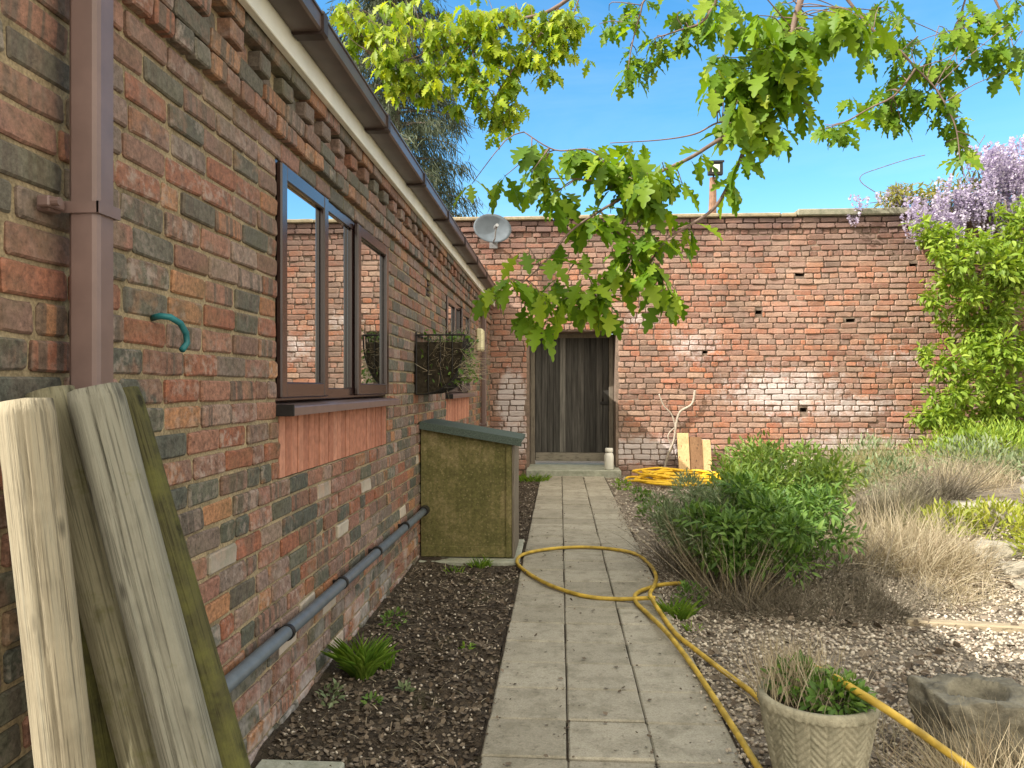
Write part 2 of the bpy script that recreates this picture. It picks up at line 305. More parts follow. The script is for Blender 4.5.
# ------------------------------------------------------------------ mesh helpers
class MB:
    def __init__(s): s.v = []; s.f = []; s.a = []; s.cur = (.5, .5, .5)
    def add(s, vs, fs):
        o = len(s.v); s.v += [tuple(p) for p in vs]; s.f += [tuple(i+o for i in f) for f in fs]; s.a += [s.cur]*len(fs); return s
    def rnd(s): s.cur = (random.random(), random.random(), random.random()); return s
    def box(s, x0, x1, y0, y1, z0, z1, bev=0.0, rot=None, loc=None):
        if bev <= 0:
            vs = [(x, y, z) for z in (z0, z1) for y in (y0, y1) for x in (x0, x1)]
            fs = [(0, 2, 3, 1), (4, 5, 7, 6), (0, 1, 5, 4), (2, 6, 7, 3), (0, 4, 6, 2), (1, 3, 7, 5)]
        else:
            b = min(bev, (x1-x0)*.45, (y1-y0)*.45, (z1-z0)*.45); vs = []; idx = {}
            lo = (x0, y0, z0); hi = (x1, y1, z1)
            for cx in (0, 1):
                for cy in (0, 1):
                    for cz in (0, 1):
                        c = (cx, cy, cz)
                        for ax in range(3):
                            p = [0, 0, 0]
                            for k in range(3):
                                e = hi[k] if c[k] else lo[k]
                                p[k] = e if k == ax else e + (-b if c[k] else b)
                            idx[(c, ax)] = len(vs); vs.append(tuple(p))
            fs = []
            for ax in range(3):
                o = [k for k in range(3) if k != ax]
                for sd in (0, 1):
                    q = []
                    for a, bb in ((0, 0), (1, 0), (1, 1), (0, 1)):
                        c = [0, 0, 0]; c[ax] = sd; c[o[0]] = a; c[o[1]] = bb; q.append(idx[(tuple(c), ax)])
                    fs.append(q)
            for ax in range(3):
                o = [k for k in range(3) if k != ax]
                for a in (0, 1):
                    for bb in (0, 1):
                        c0 = [0]*3; c1 = [0]*3; c0[o[0]] = c1[o[0]] = a; c0[o[1]] = c1[o[1]] = bb; c1[ax] = 1
                        c0, c1 = tuple(c0), tuple(c1)
                        fs.append((idx[(c0, o[0])], idx[(c1, o[0])], idx[(c1, o[1])], idx[(c0, o[1])]))
            for cx in (0, 1):
                for cy in (0, 1):
                    for cz in (0, 1):
                        c = (cx, cy, cz); fs.append(tuple(idx[(c, k)] for k in range(3)))
        if rot is not None or loc is not None:
            rm = rot or Matrix.Identity(3); l = Vector(loc or (0, 0, 0)); vs = [tuple(rm @ Vector(p) + l) for p in vs]
        return s.add(vs, fs)
    def tube(s, pts, rad, n=8, cap=True, ref=None):
        pts = [Vector(p) for p in pts]; k = len(pts)
        if not hasattr(rad, '__len__'): rad = [rad]*k
        vs = []; prev = None
        for i, p in enumerate(pts):
            t = (pts[min(i+1, k-1)] - pts[max(i-1, 0)])
            if t.length < 1e-9: t = Vector((0, 0, 1))
            t.normalize()
            if prev is None:
                a = Vector((0, 0, 1)) if abs(t.z) < .9 else Vector((1, 0, 0)); x = t.cross(a).normalized()
            else:
                x = prev - t*prev.dot(t); x = x.normalized() if x.length > 1e-6 else t.orthogonal().normalized()
            prev = x; y = t.cross(x)
            for j in range(n):
                a = 2*math.pi*j/n; vs.append(p + (x*math.cos(a)+y*math.sin(a))*rad[i])
        fs = [(i*n+j, i*n+(j+1) % n, (i+1)*n+(j+1) % n, (i+1)*n+j) for i in range(k-1) for j in range(n)]
        if cap: fs += [tuple(range(n))[::-1], tuple((k-1)*n+j for j in range(n))]
        return s.add(vs, fs)
    def lathe(s, prof, n=32, c=(0, 0, 0), disp=None):
        vs = []
        for r, z in prof:
            for j in range(n):
                a = 2*math.pi*j/n; rr = r + (disp(a, z, r) if disp else 0)
                vs.append((c[0]+rr*math.cos(a), c[1]+rr*math.sin(a), c[2]+z))
        fs = [(i*n+j, i*n+(j+1) % n, (i+1)*n+(j+1) % n, (i+1)*n+j) for i in range(len(prof)-1) for j in range(n)]
        return s.add(vs, fs)
    def prism(s, poly, ax, a0, a1):          # closed polygon (two coords) extruded along axis ax
        def P(q, a):
            p = list(q); p.insert(ax, a); return tuple(p)
        n = len(poly); vs = [P(q, a0) for q in poly]+[P(q, a1) for q in poly]
        fs = [tuple(range(n))[::-1], tuple(range(n, 2*n))]+[(i, (i+1) % n, n+(i+1) % n, n+i) for i in range(n)]
        return s.add(vs, fs)
    def build(s, name, m, parent=None, smooth=False):
        me = bpy.data.meshes.new(name); me.from_pydata(s.v, [], s.f)
        return finish(me, name, m, parent, np.array(s.a, dtype=np.float32), smooth)
def finish(me, name, m, parent, attr, smooth):
    import bmesh
    if len(me.polygons) < 60000:
        bm = bmesh.new(); bm.from_mesh(me)
        if not attr is None: pass
        bmesh.ops.recalc_face_normals(bm, faces=bm.faces) if smooth is not None else None
        bm.to_mesh(me); bm.free()
    if attr is not None and len(attr):
        a = me.attributes.new('bk', 'FLOAT_COLOR', 'FACE')
        buf = np.ones((len(attr), 4), dtype=np.float32); buf[:, :3] = attr; a.data.foreach_set('color', buf.ravel())
    if smooth: me.polygons.foreach_set('use_smooth', np.ones(len(me.polygons), dtype=bool))
    me.materials.append(M[m]); me.update()
    o = bpy.data.objects.new(name, me); COL.objects.link(o)
    if parent: attach(o, parent)
    return o
def root_of(p):
    l = Vector((0, 0, 0))
    while p: l = l + p.location; p = p.parent
    return l
def attach(o, p):                             # meshes are modelled in world space; parents carry location only
    o.parent = p; o.location = o.location - root_of(p)
def thing(name, label, cat, loc=(0, 0, 0), group=None):
    o = bpy.data.objects.new(name, None); o.empty_display_size = .1; COL.objects.link(o); o.location = loc; return tag(o, label, cat, group)
def tag(o, label, cat, group=None):
    o['label'] = label; o['category'] = cat
    if group: o['group'] = group
    return o
def struct(o): o['kind'] = 'structure'; return o
def stuff(o): o['kind'] = 'stuff'; return o
def unit(a): return a/np.maximum(np.linalg.norm(a, axis=-1, keepdims=True), 1e-9)
def inst(name, tv, tf, loc, d, nrm, size, m, parent=None, rnd=None, wid=None, smooth=None, lsc=None):
    """many small leaves/stones as one mesh: template along +Y with normal +Z"""
    loc = np.asarray(loc, float); n = len(loc); y = unit(np.asarray(d, float)); x = unit(np.cross(y, nrm)); z = np.cross(x, y)
    tv = np.asarray(tv, float); size = np.broadcast_to(np.asarray(size, float), (n,)); wid = size if wid is None else np.broadcast_to(np.asarray(wid, float), (n,))
    V = loc[:, None, :] + tv[None, :, 0, None]*x[:, None, :]*wid[:, None, None] + tv[None, :, 1, None]*y[:, None, :]*size[:, None, None] + tv[None, :, 2, None]*z[:, None, :]*size[:, None, None]
    k = len(tv); me = bpy.data.meshes.new(name)
    fl = [len(f) for f in tf]; fi = np.concatenate([np.array(f) for f in tf]); nf = len(tf)
    loops = (fi[None, :]+np.arange(n)[:, None]*k).ravel()
    me.vertices.add(n*k); me.vertices.foreach_set('co', V.reshape(-1).astype(np.float32))
    me.loops.add(len(loops)); me.loops.foreach_set('vertex_index', loops.astype(np.int32))
    tot = np.tile(fl, n); st = np.concatenate([[0], np.cumsum(tot)[:-1]])
    me.polygons.add(n*nf); me.polygons.foreach_set('loop_start', st.astype(np.int32)); me.polygons.foreach_set('loop_total', tot.astype(np.int32))
    me.update(calc_edges=True); me.validate()
    rnd = rng.random((n, 3)) if rnd is None else np.column_stack([rnd, rng.random(n), rng.random(n)])
    at = np.repeat(rnd, nf, axis=0)
    a = me.attributes.new('bk', 'FLOAT_COLOR', 'FACE'); buf = np.ones((n*nf, 4), dtype=np.float32); buf[:, :3] = at; a.data.foreach_set('color', buf.ravel())
    me.materials.append(M[m]); o = bpy.data.objects.new(name, me); COL.objects.link(o)
    if smooth: me.polygons.foreach_set('use_smooth', np.ones(len(me.polygons), dtype=bool))
    if parent: attach(o, parent)
    return o
def rdir(n): return unit(rng.normal(size=(n, 3)))
# leaf templates
def strip_leaf(stations, fold=.25, droop=.25):
    tv = []; tf = []
    for t, wd in stations:
        zz = -droop*t*t
        tv += [(-wd, t, zz+fold*wd), (0, t, zz), (wd, t, zz+fold*wd)]
    for i in range(len(stations)-1):
        a = 3*i; b = a+3; tf += [(a, a+1, b+1, b), (a+1, a+2, b+2, b+1)]
    return tv, tf
OAK = strip_leaf([(0, .006), (.10, .01), (.2, .06), (.25, .075), (.30, .05), (.38, .19), (.44, .185), (.48, .085), (.58, .27), (.65, .26), (.68, .10), (.77, .18), (.83, .165), (.86, .075), (.95, .07), (1, .02)], .3, .28)
OVATE = strip_leaf([(0, .01), (.2, .16), (.5, .22), (.8, .12), (1, .004)], .35, .25)
LANCE = strip_leaf([(0, .01), (.3, .11), (.65, .09), (1, .003)], .3, .35)
LEAFY = strip_leaf([(0, .01), (.2, .12), (.5, .16), (.8, .09), (1, .004)], .3, .35)
BLADE = strip_leaf([(0, .5), (.35, .42), (.7, .28), (1, .03)], .3, .35)   # width comes from wid
STEM = ([(-.5, 0, 0), (.5, 0, 0), (-.45, .35, .05), (.45, .35, .05), (-.3, .7, .04), (.3, .7, .04), (-.1, 1, -.06), (.1, 1, -.06)], [(0, 1, 3, 2), (2, 3, 5, 4), (4, 5, 7, 6)])
CHIP = ([(-.4, 0, 0), (.35, .05, .08), (.45, .6, .0), (.1, 1, .15), (-.4, .7, .05)], [(0, 1, 2), (0, 2, 4), (2, 3, 4)])
def icos():
    p = (1+5**.5)/2; v = np.array([(-1, p, 0), (1, p, 0), (-1, -p, 0), (1, -p, 0), (0, -1, p), (0, 1, p), (0, -1, -p), (0, 1, -p), (p, 0, -1), (p, 0, 1), (-p, 0, -1), (-p, 0, 1)])
    v = unit(v); v *= rng.uniform(.75, 1.15, (12, 1)); v[:, 2] *= .62
    f = [(0, 11, 5), (0, 5, 1), (0, 1, 7), (0, 7, 10), (0, 10, 11), (1, 5, 9), (5, 11, 4), (11, 10, 2), (10, 7, 6), (7, 1, 8), (3, 9, 4), (3, 4, 2), (3, 2, 6), (3, 6, 8), (3, 8, 9), (4, 9, 5), (2, 4, 11), (6, 2, 10), (8, 6, 7), (9, 8, 1)]
    return v*.5, f
STONE = icos()
def ell(n, c, r, shell=.55):                 # points through an ellipsoid, denser toward its skin; and outward directions
    d = rdir(n); q = rng.uniform(shell, 1, (n, 1)); return np.asarray(c)+d*q*np.asarray(r), unit(d/np.asarray(r))
def foliage(name, clumps, tmpl, size, m, parent, up=.3, wob=.7, rnd_up=True, shell=.5, wid=None):
    L, D = [], []
    for c, r, n in clumps:
        p, d = ell(n, c, r, shell); L.append(p); D.append(d)
    L = np.concatenate(L); D = np.concatenate(D); k = L[:, 2] > -.03; L = L[k]; D = D[k]; n = len(L)
    d = unit(D+rdir(n)*wob+np.array([0, 0, up])); nr = unit(D*.5+rdir(n)*.5+np.array([0, 0, .8]))
    sz = rng.uniform(size*.6, size*1.25, n)
    return inst(name, *tmpl, L, d, nr, sz, m, parent, wid=None if wid is None else np.full(n, wid))

# ------------------------------------------------------------------ bricks
def ring(u0, u1, v0, v1, c, j):
    um, vm = (u0+u1)/2, (v0+v1)/2; q = lambda: random.uniform(-j, j)
    return [(u0+c, v0+q()), (um, v0+q()), (u1-c, v0+q()), (u1+q(), v0+c), (u1+q(), v1-c), (u1-c, v1+q()), (um, v1+q()), (u0+c, v1+q()), (u0+q(), v1-c), (u0+q(), v0+c)]
def brick(mb, fr, u0, u1, v0, v1, back, front, bev=.007, c=.008, j=.002, tilt=.002):
    if u1-u0 < .025 or v1-v0 < .02: return
    mb.rnd(); o = ring(u0, u1, v0, v1, c, j); um, vm = (u0+u1)/2, (v0+v1)/2
    tu, tv = random.uniform(-tilt, tilt), random.uniform(-tilt, tilt); fd = front+random.uniform(-tilt, tilt)
    def z(u, v): return fd + tu*(u-um)/(u1-u0)*2 + tv*(v-vm)/(v1-v0)*2
    vs = [fr(u, v, back) for u, v in o] + [fr(u, v, z(u, v)-bev) for u, v in o]
    def ins(u, v): return (um+(u-um)*(1-2*bev/(u1-u0)), vm+(v-vm)*(1-2*bev/(v1-v0)))
    i2 = [ins(u, v) for u, v in o]; vs += [fr(u, v, z(u, v)) for u, v in i2]
    n = len(o); fs = [(k, (k+1) % n, n+(k+1) % n, n+k) for k in range(n)] + [(n+k, n+(k+1) % n, 2*n+(k+1) % n, 2*n+k) for k in range(n)] + [tuple(range(2*n, 3*n))]
    mb.add(vs, fs)
def cut(iv, v0, v1, holes):
    for (a, b, c, d) in holes:
        if v1 <= c+.005 or v0 >= d-.005: continue
        nx = []
        for u0, u1 in iv:
            if u1 <= a or u0 >= b: nx.append((u0, u1)); continue
            if u0 < a-.02: nx.append((u0, a-.006))
            if u1 > b+.02: nx.append((b+.006, u1))
        iv = nx
    return iv
def backing(mb, fr, u0, u1, v0, v1, d, holes, deep):
    U = sorted({u0, u1}|{x for h in holes for x in h[:2] if u0 < x < u1}); V = sorted({v0, v1}|{x for h in holes for x in h[2:] if v0 < x < v1})
    for i in range(len(U)-1):
        for k in range(len(V)-1):
            um, vm = (U[i]+U[i+1])/2, (V[k]+V[k+1])/2
            if any(a < um < b and c < vm < e for a, b, c, e in holes): continue
            mb.add([fr(U[i], V[k], d), fr(U[i+1], V[k], d), fr(U[i+1], V[k+1], d), fr(U[i], V[k+1], d)], [(0, 1, 2, 3)])
    for a, b, c, e in holes:                  # reveals
        q = [(a, c), (b, c), (b, e), (a, e)]
        for k in range(4):
            p0, p1 = q[k], q[(k+1) % 4]
            mb.add([fr(*p0, d), fr(*p1, d), fr(*p1, deep), fr(*p0, deep)], [(0, 1, 2, 3)])

# ================================================================== HOUSE
WX = -1.05; YE = 1.28; YB = 11.5
house = thing('brick_house', 'long low brick bungalow with brown windows and brown gutter along the left', 'house', (WX, 6, 0))
frH = lambda u, v, d: (WX+d, u, v)
w1a = onX(277.5, 401, WX).y; w1b = onX(387, 398, WX).y; WW = w1b-w1a
WT, WBm, SB, TB = 2.147, 1.235, 1.205, .94
w2a = onX(446, 330, WX).y
holesH = [(w1a, w1b, WBm-.03, WT), (w2a, w2a+WW, WBm-.03, WT), (w1a+.03, w1b+.02, TB, WBm-.03), (w2a+.03, w2a+WW+.02, TB, WBm-.03)]
av = onX(429, 288, WX); holesH.append((av.y-.11, av.y+.11, 2.015, 2.155))
mb = MB(); CH = .075; TOP = 2.515
nc = int((TOP+.1)/CH)
for k in range(nc):
    v1 = TOP-k*CH-.005; v0 = v1-CH+.0115
    t = k
    if t == 0: mode, pr = 'S', .042
    elif t == 1: mode, pr = 'D', .034
    elif t == 2: mode, pr = 'S', .021
    elif t == 3: mode, pr = 'H', .026
    else: mode, pr = 'W', 0
    u = YE + random.uniform(-.15, 0) if k % 2 else YE - .11 + random.uniform(-.02, .02); i = random.randint(0, 4)
    while u < YB+.05:
        if mode == 'H': L = .092
        elif mode == 'D': L = .1025
        elif mode == 'S': L = .196
        else:
            L = .094 if ((i % 4 == 3 and v0 < 1.05) or random.random() < .07) else .194
            L += random.uniform(-.004, .004)
        a, b = max(u, YE), min(u+L, YB)
        p = pr
        if mode == 'D' and i % 2: p = -.004
        if b-a > .03:
            hl = holesH
            for (x0, x1) in cut([(a, b)], v0, v1, hl): brick(mb, frH, x0, x1, max(v0, -.06), v1, -.02, p+random.gauss(0, .0012), bev=.005, c=random.uniform(.004, .008), j=.0022, tilt=.0025)
        u += L+.0135; i += 1
wall = mb.build('wall', 'house_brick', house, None)
mb = MB(); backing(mb, frH, YE, YB, -.1, TOP, -.009, holesH, -.09)
mb.build('mortar', 'house_mortar', house, None)
# rest of the shell: gable end, rear wall, roof
mb = MB(); gx0 = -8.2; rz = 2.62+.577*3.55
mb.prism([(WX-.03, -.1), (WX-.03, TOP), (-4.6, rz-.1), (gx0, TOP), (gx0, -.1)], 1, YE+.005, YE+.2)
mb.box(gx0, gx0+.2, YE+.2, YB, -.1, TOP)
mb.build('gable_wall', 'house_brick', house)
mb = MB(); mb.prism([(-.985, 2.672), (-4.6, rz+.06), (gx0-.2, 2.6), (gx0-.2, 2.68), (-4.6, rz+.16), (-.985, 2.735)], 1, YE-.03, YB-.02)
mb.build('roof', 'roof_tile', house)
mb = MB(); mb.box(-1.005, -.975, YE-.02, YB-.02, 2.495, 2.68, .003); mb.box(WX-.15, -1.006, YE, YB-.03, TOP+.003, 2.58)
mb.build('fascia', 'fascia', house)
# gutter: square profile with a lip
mb = MB(); gz = 2.578
prof = [(-.974, gz+.055), (-.974, gz+.006), (-.966, gz), (-.870, gz), (-.862, gz+.008), (-.862, gz+.058), (-.856, gz+.06), (-.856, gz+.068), (-.868, gz+.068), (-.868, gz+.012), (-.968, gz+.012), (-.968, gz+.055)]
mb.prism(prof, 1, YE-.03, YB-.05); gut = mb.build('gutter', 'gutter_brown', house)
for k in range(9):
    yj = 1.68+1.04*k
    mb = MB(); mb.prism([(-.973, gz+.05), (-.973, gz-.004), (-.966, gz-.011), (-.862, gz-.011), (-.852, gz-.002), (-.852, gz+.073), (-.862, gz+.073), (-.8625, gz+.0), (-.969, gz-.001), (-.969, gz+.05)], 1, yj, yj+.05)
    mb.build('gutter_joint', 'gutter_joint', gut)
def window(y0, y1):
    f = MB(); x0, x1 = WX-.075, WX-.012; fw = .05
    f.box(x0, x1, y0, y0+fw, WBm, WT, .004); f.box(x0, x1, y1-fw, y1, WBm, WT, .004)
    f.box(x0, x1-.001, y0+fw-.002, y1-fw+.002, WT-fw, WT, .004); f.box(x0, x1-.001, y0+fw-.002, y1-fw+.002, WBm, WBm+fw, .004)
    m1, m2 = y0+(y1-y0)*.32, y0+(y1-y0)*.605
    for m_ in (m1, m2): f.box(x0, x1-.002, m_-.03, m_+.03, WBm+fw-.002, WT-fw+.002, .004)
    win = f.build('window', 'upvc_brown', house)
    def pane(a, b, c, d, x): q = MB(); q.box(x-.02, x, a, b, c, d); q.build('pane', 'glass', win)
    for a, b in ((y0+.008, m1+.012), (m2+.002, y1-.008)):
        q = MB(); cx0, cx1 = x1+.001, x1+.026; cw = .062; zl, zh = WBm+.012, WT-.012
        q.box(cx0, cx1, a, a+cw, zl, zh, .006); q.box(cx0, cx1, b-cw, b, zl, zh, .006)
        q.box(cx0, cx1-.0015, a+cw-.004, b-cw+.004, zh-cw, zh, .006); q.box(cx0, cx1-.0015, a+cw-.004, b-cw+.004, zl, zl+cw, .006)
        q.build('casement', 'upvc_brown', win); pane(a+cw-.01, b-cw+.01, zl+cw-.01, zh-cw+.01, x1+.004)
    pane(m1+.02, m2-.02, WBm+fw-.01, WT-fw+.01, x1-.014)
    q = MB(); q.prism([(WX-.06, SB+.026), (WX+.062, SB+.012), (WX+.066, SB+.008), (WX+.066, SB-.022), (WX-.06, SB-.022)], 1, y0-.005, y1+.05)
    q.build('sill', 'pipe_brown', win)
    q = MB(); q.box(WX-.02, WX+.068, y0-.012, y0-.0055, SB-.024, SB+.02, .002); q.build('sill_cap', 'black', win)
    q = MB(); n = 26; ya, yb = y0+.035, y1+.015
    for i in range(n):
        q.rnd(); a = ya+(yb-ya)*i/n; q.box(WX-.06, WX-.006+random.uniform(-.002, .002), a+.004, ya+(yb-ya)*(i+1)/n-.004, TB+.004, SB-.024, .002)
    q.build('tile_panel', 'tile', win)
    q = MB(); q.box(WX-.07, WX-.016, ya, yb, TB+.002, SB-.03); q.build('mortar_bed', 'old_mortar', win)
    return win
window(w1a, w1b); window(w2a, w2a+WW)
mb = MB(); mb.box(WX-.075, WX-.03, av.y-.105, av.y+.105, 2.02, 2.15)
for i in range(4):
    for j in range(3): mb.box(WX-.03, WX-.008, av.y-.1+.05*i, av.y-.1+.05*i+.03, 2.025+.042*j, 2.025+.042*j+.022, .003)
mb.build('air_vent', 'gutter_joint', house)
def downpipe(yn, z0, z1, xo, wd=.063, brackets=()):
    mb = MB(); b = .012; x0, x1, y0, y1 = xo-wd, xo, yn, yn+wd
    mb.prism([(x0+b, y0), (x1-b, y0), (x1-b*.3, y0+b*.3), (x1, y0+b), (x1, y1-b), (x1-b, y1), (x0+b, y1), (x0, y1-b), (x0, y0+b)], 2, z0, z1)
    dp = mb.build('downpipe', 'pipe_brown', house)
    for zb in brackets:
        q = MB(); e = .005
        q.box(x0-.003, x1+e, y0-e, y0-.0005, zb-.012, zb+.012); q.box(x1+.0005, x1+e+.001, y0-e, y1+e, zb-.0125, zb+.0125); q.box(x0-.003, x1+e, y1+.0005, y1+e, zb-.012, zb+.012)
        q.box(WX-.003, x0-.003, y0-.045, y0-.004, zb-.016, zb+.016, .004); q.box(WX-.003, x0, y1+.004, y1+.045, zb-.016, zb+.016, .004); q.tube([(x0-.006, y0-.05, zb), (x0+.022, y0-.05, zb)], .009, 10)
        q.box(x0-.02, x0+.006, y0-.062, y0-.01, zb-.011, zb+.011, .003)
        q.build('bracket', 'pipe_brown', dp)
    return dp
downpipe(onX(97.5, 387, -.95).y, .05, 2.6, -.95, .068, brackets=(onX(100, 208, -.95).z,))
downpipe(onX(486, 380, -.97).y, .02, 2.5, -.97, brackets=(1.9, .8))
mb = MB(); pz = .385; px = WX+.045
mb.tube([(px, 1.3, pz+.012), (px, 3, pz), (px, 5.45, pz-.012), (px, 5.62, pz-.012)], .025, 14)
wp = mb.build('waste_pipe', 'grey_pipe', house, True)
for px_, py_ in ((287, 632), (342, 577), (377, 546), (405, 522)):
    y = onX(px_, py_, px).y; q = MB(); q.tube([(px, y-.011, pz), (px, y+.011, pz)], .030, 14); q.box(WX-.01, px-.02, y-.01, y+.01, pz-.014, pz+.014); q.build('clip', 'black', wp)
q = MB(); q.tube([(px, 5.58, pz-.012), (px, 5.66, pz-.012)], .036, 14); q.build('coupling', 'black', wp)
lp = onX(481, 340, WX+.05); mb = MB(); mb.box(WX-.004, WX+.085, lp.y-.12, lp.y+.12, lp.z-.14, lp.z+.14, .02); tag(mb.build('bulkhead_lamp', 'cream_lamp'), 'cream wall lamp cover beside the far downpipe at the end of the house', 'wall lamp')
pg = onX(147, 462, WX+.01); mb = MB(); mb.tube([(WX-.01, pg.y, pg.z), (WX+.018, pg.y, pg.z)], .011, 10); mb.tube([(WX+.018, pg.y, pg.z), (WX+.022, pg.y, pg.z)], .016, 10); mb.build('wall_plug', 'black', house)
# teal hook
h = [onX(x, y, WX+.012+dx) for x, y, dx in ((152, 318, -.02), (160, 316, .01), (170, 317, .03), (180, 323, .04), (186, 333, .042), (187, 343, .042), (182, 350, .042))]
mb = MB(); mb.tube(h, .0085, 10); tag(mb.build('hose_hook', 'teal', None, True), 'curved teal hose offcut sticking out of the near brick wall', 'hook')

# ================================================================== GARDEN WALL
gw = thing('garden_wall', 'tall old red brick garden wall closing the far end of the path', 'wall', (2, YB, 0))
def wav(u, v): return .012*mn.noise(Vector((u*.45, v*.6, 3.1))) + .006*mn.noise(Vector((u*1.7, v*1.1, 8.)))
frW = lambda u, v, d: (u, YB-d, v+wav(u, v))
dX0, dX1 = onY(529, 400, YB).x, onY(616, 400, YB).x; dT = onY(572, 331, YB).z
holes = [(dX0, dX1, -.2, dT)]
for x, y in ((759, 312), (851, 320), (914, 265), (800, 274), (953, 341), (804, 410), (705, 352)):
    p = onY(x, y, YB); hw_, hh_ = random.uniform(.035, .07), random.uniform(.018, .032); holes.append((p.x-hw_, p.x+hw_, p.z-hh_, p.z+hh_))
mb = MB(); GC = .0815; GT = 3.78; gx0, gx1 = -5.0, 14.0
arch = onY(572, 320, YB).z
holes_b = holes[1:]+[(dX0-.03, dX1+.03, -.2, dT+.10)]
for k in range(int((GT+.2)/GC)+1):
    v1 = GT-k*GC; v0 = v1-GC+.0095; u = gx0+random.uniform(-.2, 0); i = 0
    hdr = (k % 4 == 2)
    while u < gx1:
        L = (.112 if hdr else .235)+random.uniform(-.02, .02)
        if random.random() < .12: L *= .55
        if u > -1.3 or True:
            pr = random.choice([0, 0, 0, -.004, .005, -.008, .003, -.006])
            if k < 2: pr += .03
            for (x0, x1) in cut([(u, u+L)], v0, v1, holes_b):
                vv0, vv1 = v0+random.uniform(-.003, .004), v1+random.uniform(-.005, .003)
                brick(mb, frW, x0, x1, vv0, vv1, -.05, pr, bev=.008, c=.011, j=.005, tilt=.006)
        u += L+.011+random.uniform(0, .006); i += 1
# flat arch of bricks on edge over the gate
n = 17
for i in range(n):
    a = dX0-.02+(dX1-dX0+.04)*i/n; b = dX0-.02+(dX1-dX0+.04)*(i+1)/n; sg = .05*(1-((i+.5)/n*2-1)**2)
    brick(mb, frW, a+.006, b-.006, dT+.003+sg*.4, dT+.098, -.05, .004, bev=.007, c=.01, j=.004, tilt=.004)
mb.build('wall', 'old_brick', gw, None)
mb = MB(); backing(mb, frW, gx0, gx1, -.2, GT+.02, -.019, holes, -.6); mb.box(gx0, gx1, YB+.6, YB+.68, dT, GT); mb.box(gx0, dX0, YB+.6, YB+.68, -.2, dT); mb.box(dX1, gx1, YB+.6, YB+.68, -.2, dT)
mb.build('mortar', 'old_mortar', gw, None)
xs = onY(796, 210, YB).x
mb = MB(); u = gx0
while u < xs-.05:
    L = random.uniform(.7, .95); b = min(u+L, xs)
    mb.rnd(); dz = random.uniform(-.006, .006); mb.box(u+.004, b-.004, YB-.075+random.uniform(-.01, .01), YB+.7, GT+.012+dz, GT+.068+dz, .012); u = b
mb.build('coping', 'coping_buff', gw)
mb = MB(); u = xs
while u < gx1:
    b = min(u+.9, gx1); dz = random.uniform(-.004, .004); mb.box(u+.003, b-.003, YB-.085, YB+.72, GT+.015+dz, GT+.115+dz, .016); u = b
mb.build('coping', 'coping_green', gw)
# patchy mortar smear under the coping
# ---- gate
gate = thing('wooden_gate', 'dark weathered plank gate in the far brick wall', 'gate', (.2, YB+.08, .1))
mb = MB(); f = .075; gy = YB+.46; gzb = .13; ins = .004
mb.box(dX0+ins, dX0+f, gy, gy+.09, gzb-.1, dT-.02, .006); mb.build('jamb', 'gate_frame', gate); mb = MB(); mb.box(dX1-f, dX1-ins, gy, gy+.09, gzb-.1, dT-.02, .006); mb.build('jamb', 'gate_frame', gate)
mb = MB(); x = dX0+f+.006; n = 12; bw = (dX1-dX0-2*f-.012)/n
for i in range(n):
    t = random.uniform(0, .55); 
    if i in (4,): t = .95
    mb.cur = (t, 0, 0); top = dT-.018+random.uniform(-.006, .006)
    mb.box(x+i*bw+.002, x+(i+1)*bw-.002, gy+.03+random.uniform(-.003, .003), gy+.055, gzb+.14, top, .003)
mb.cur = (0, 0, 0); mb.box(dX0+.006, dX1-.006, gy+.092, gy+.11, gzb+.01, dT-.03)
mb.build('plank_panel', 'gate', gate); mb = MB(); mb.box(dX0+f+.002, dX1-f-.002, gy-.004, gy+.026, dT-.075, dT-.012, .004); mb.build('head_rail', 'gate_frame', gate)
mb = MB(); mb.box(dX0+f+.008, dX1-f-.008, gy+.012, gy+.05, gzb+.004, gzb+.135, .004); mb.build('bottom_rail', 'gate_rail', gate)
mb = MB(); mb.box(x+n*bw-.13, x+n*bw-.02, gy+.012, gy+.03, 1.02, 1.06, .004); mb.tube([(x+n*bw-.09, gy+.01, 1.07), (x+n*bw-.09, gy-.03, 1.11), (x+n*bw-.09, gy+.01, 1.17)], .008, 8); mb.build('latch', 'iron', gate)
mb = MB(); mb.box(dX0-.03, dX1+.05, 11.12, YB+.62, -.1, .085, .012); tag(mb.build('door_step', 'slab_pale', None), 'worn concrete step below the plank gate', 'step')
# ---- dish
dc = onY(491.5, 230, YB-.35); dish = thing('satellite_dish', 'grey satellite dish above the gutter near the wall top', 'satellite dish', dc)
mb = MB(); q = []; n = 28; rings = 6
ax = Vector((.35, -1, .22)).normalized(); ux = ax.cross(Vector((0, 0, 1))).normalized(); uz = ux.cross(ax)
def dpt(r, a, off): return dc + ux*(r*math.cos(a)*.285) + uz*(r*math.sin(a)*.225) + ax*(off+.07*r*r)
vs = []; 
for off in (0, -.006):
    for k in range(rings+1):
        for j in range(n): vs.append(dpt(max(k/rings, .001), 2*math.pi*j/n, off))
fs = []; K = (rings+1)*n
for o in (0, K):
    for k in range(rings):
        for j in range(n): fs.append((o+k*n+j, o+k*n+(j+1) % n, o+(k+1)*n+(j+1) % n, o+(k+1)*n+j))
fs += [(rings*n+j, rings*n+(j+1) % n, K+rings*n+(j+1) % n, K+rings*n+j) for j in range(n)]
mb.add(vs, fs); mb.build('reflector', 'dish', dish, True)
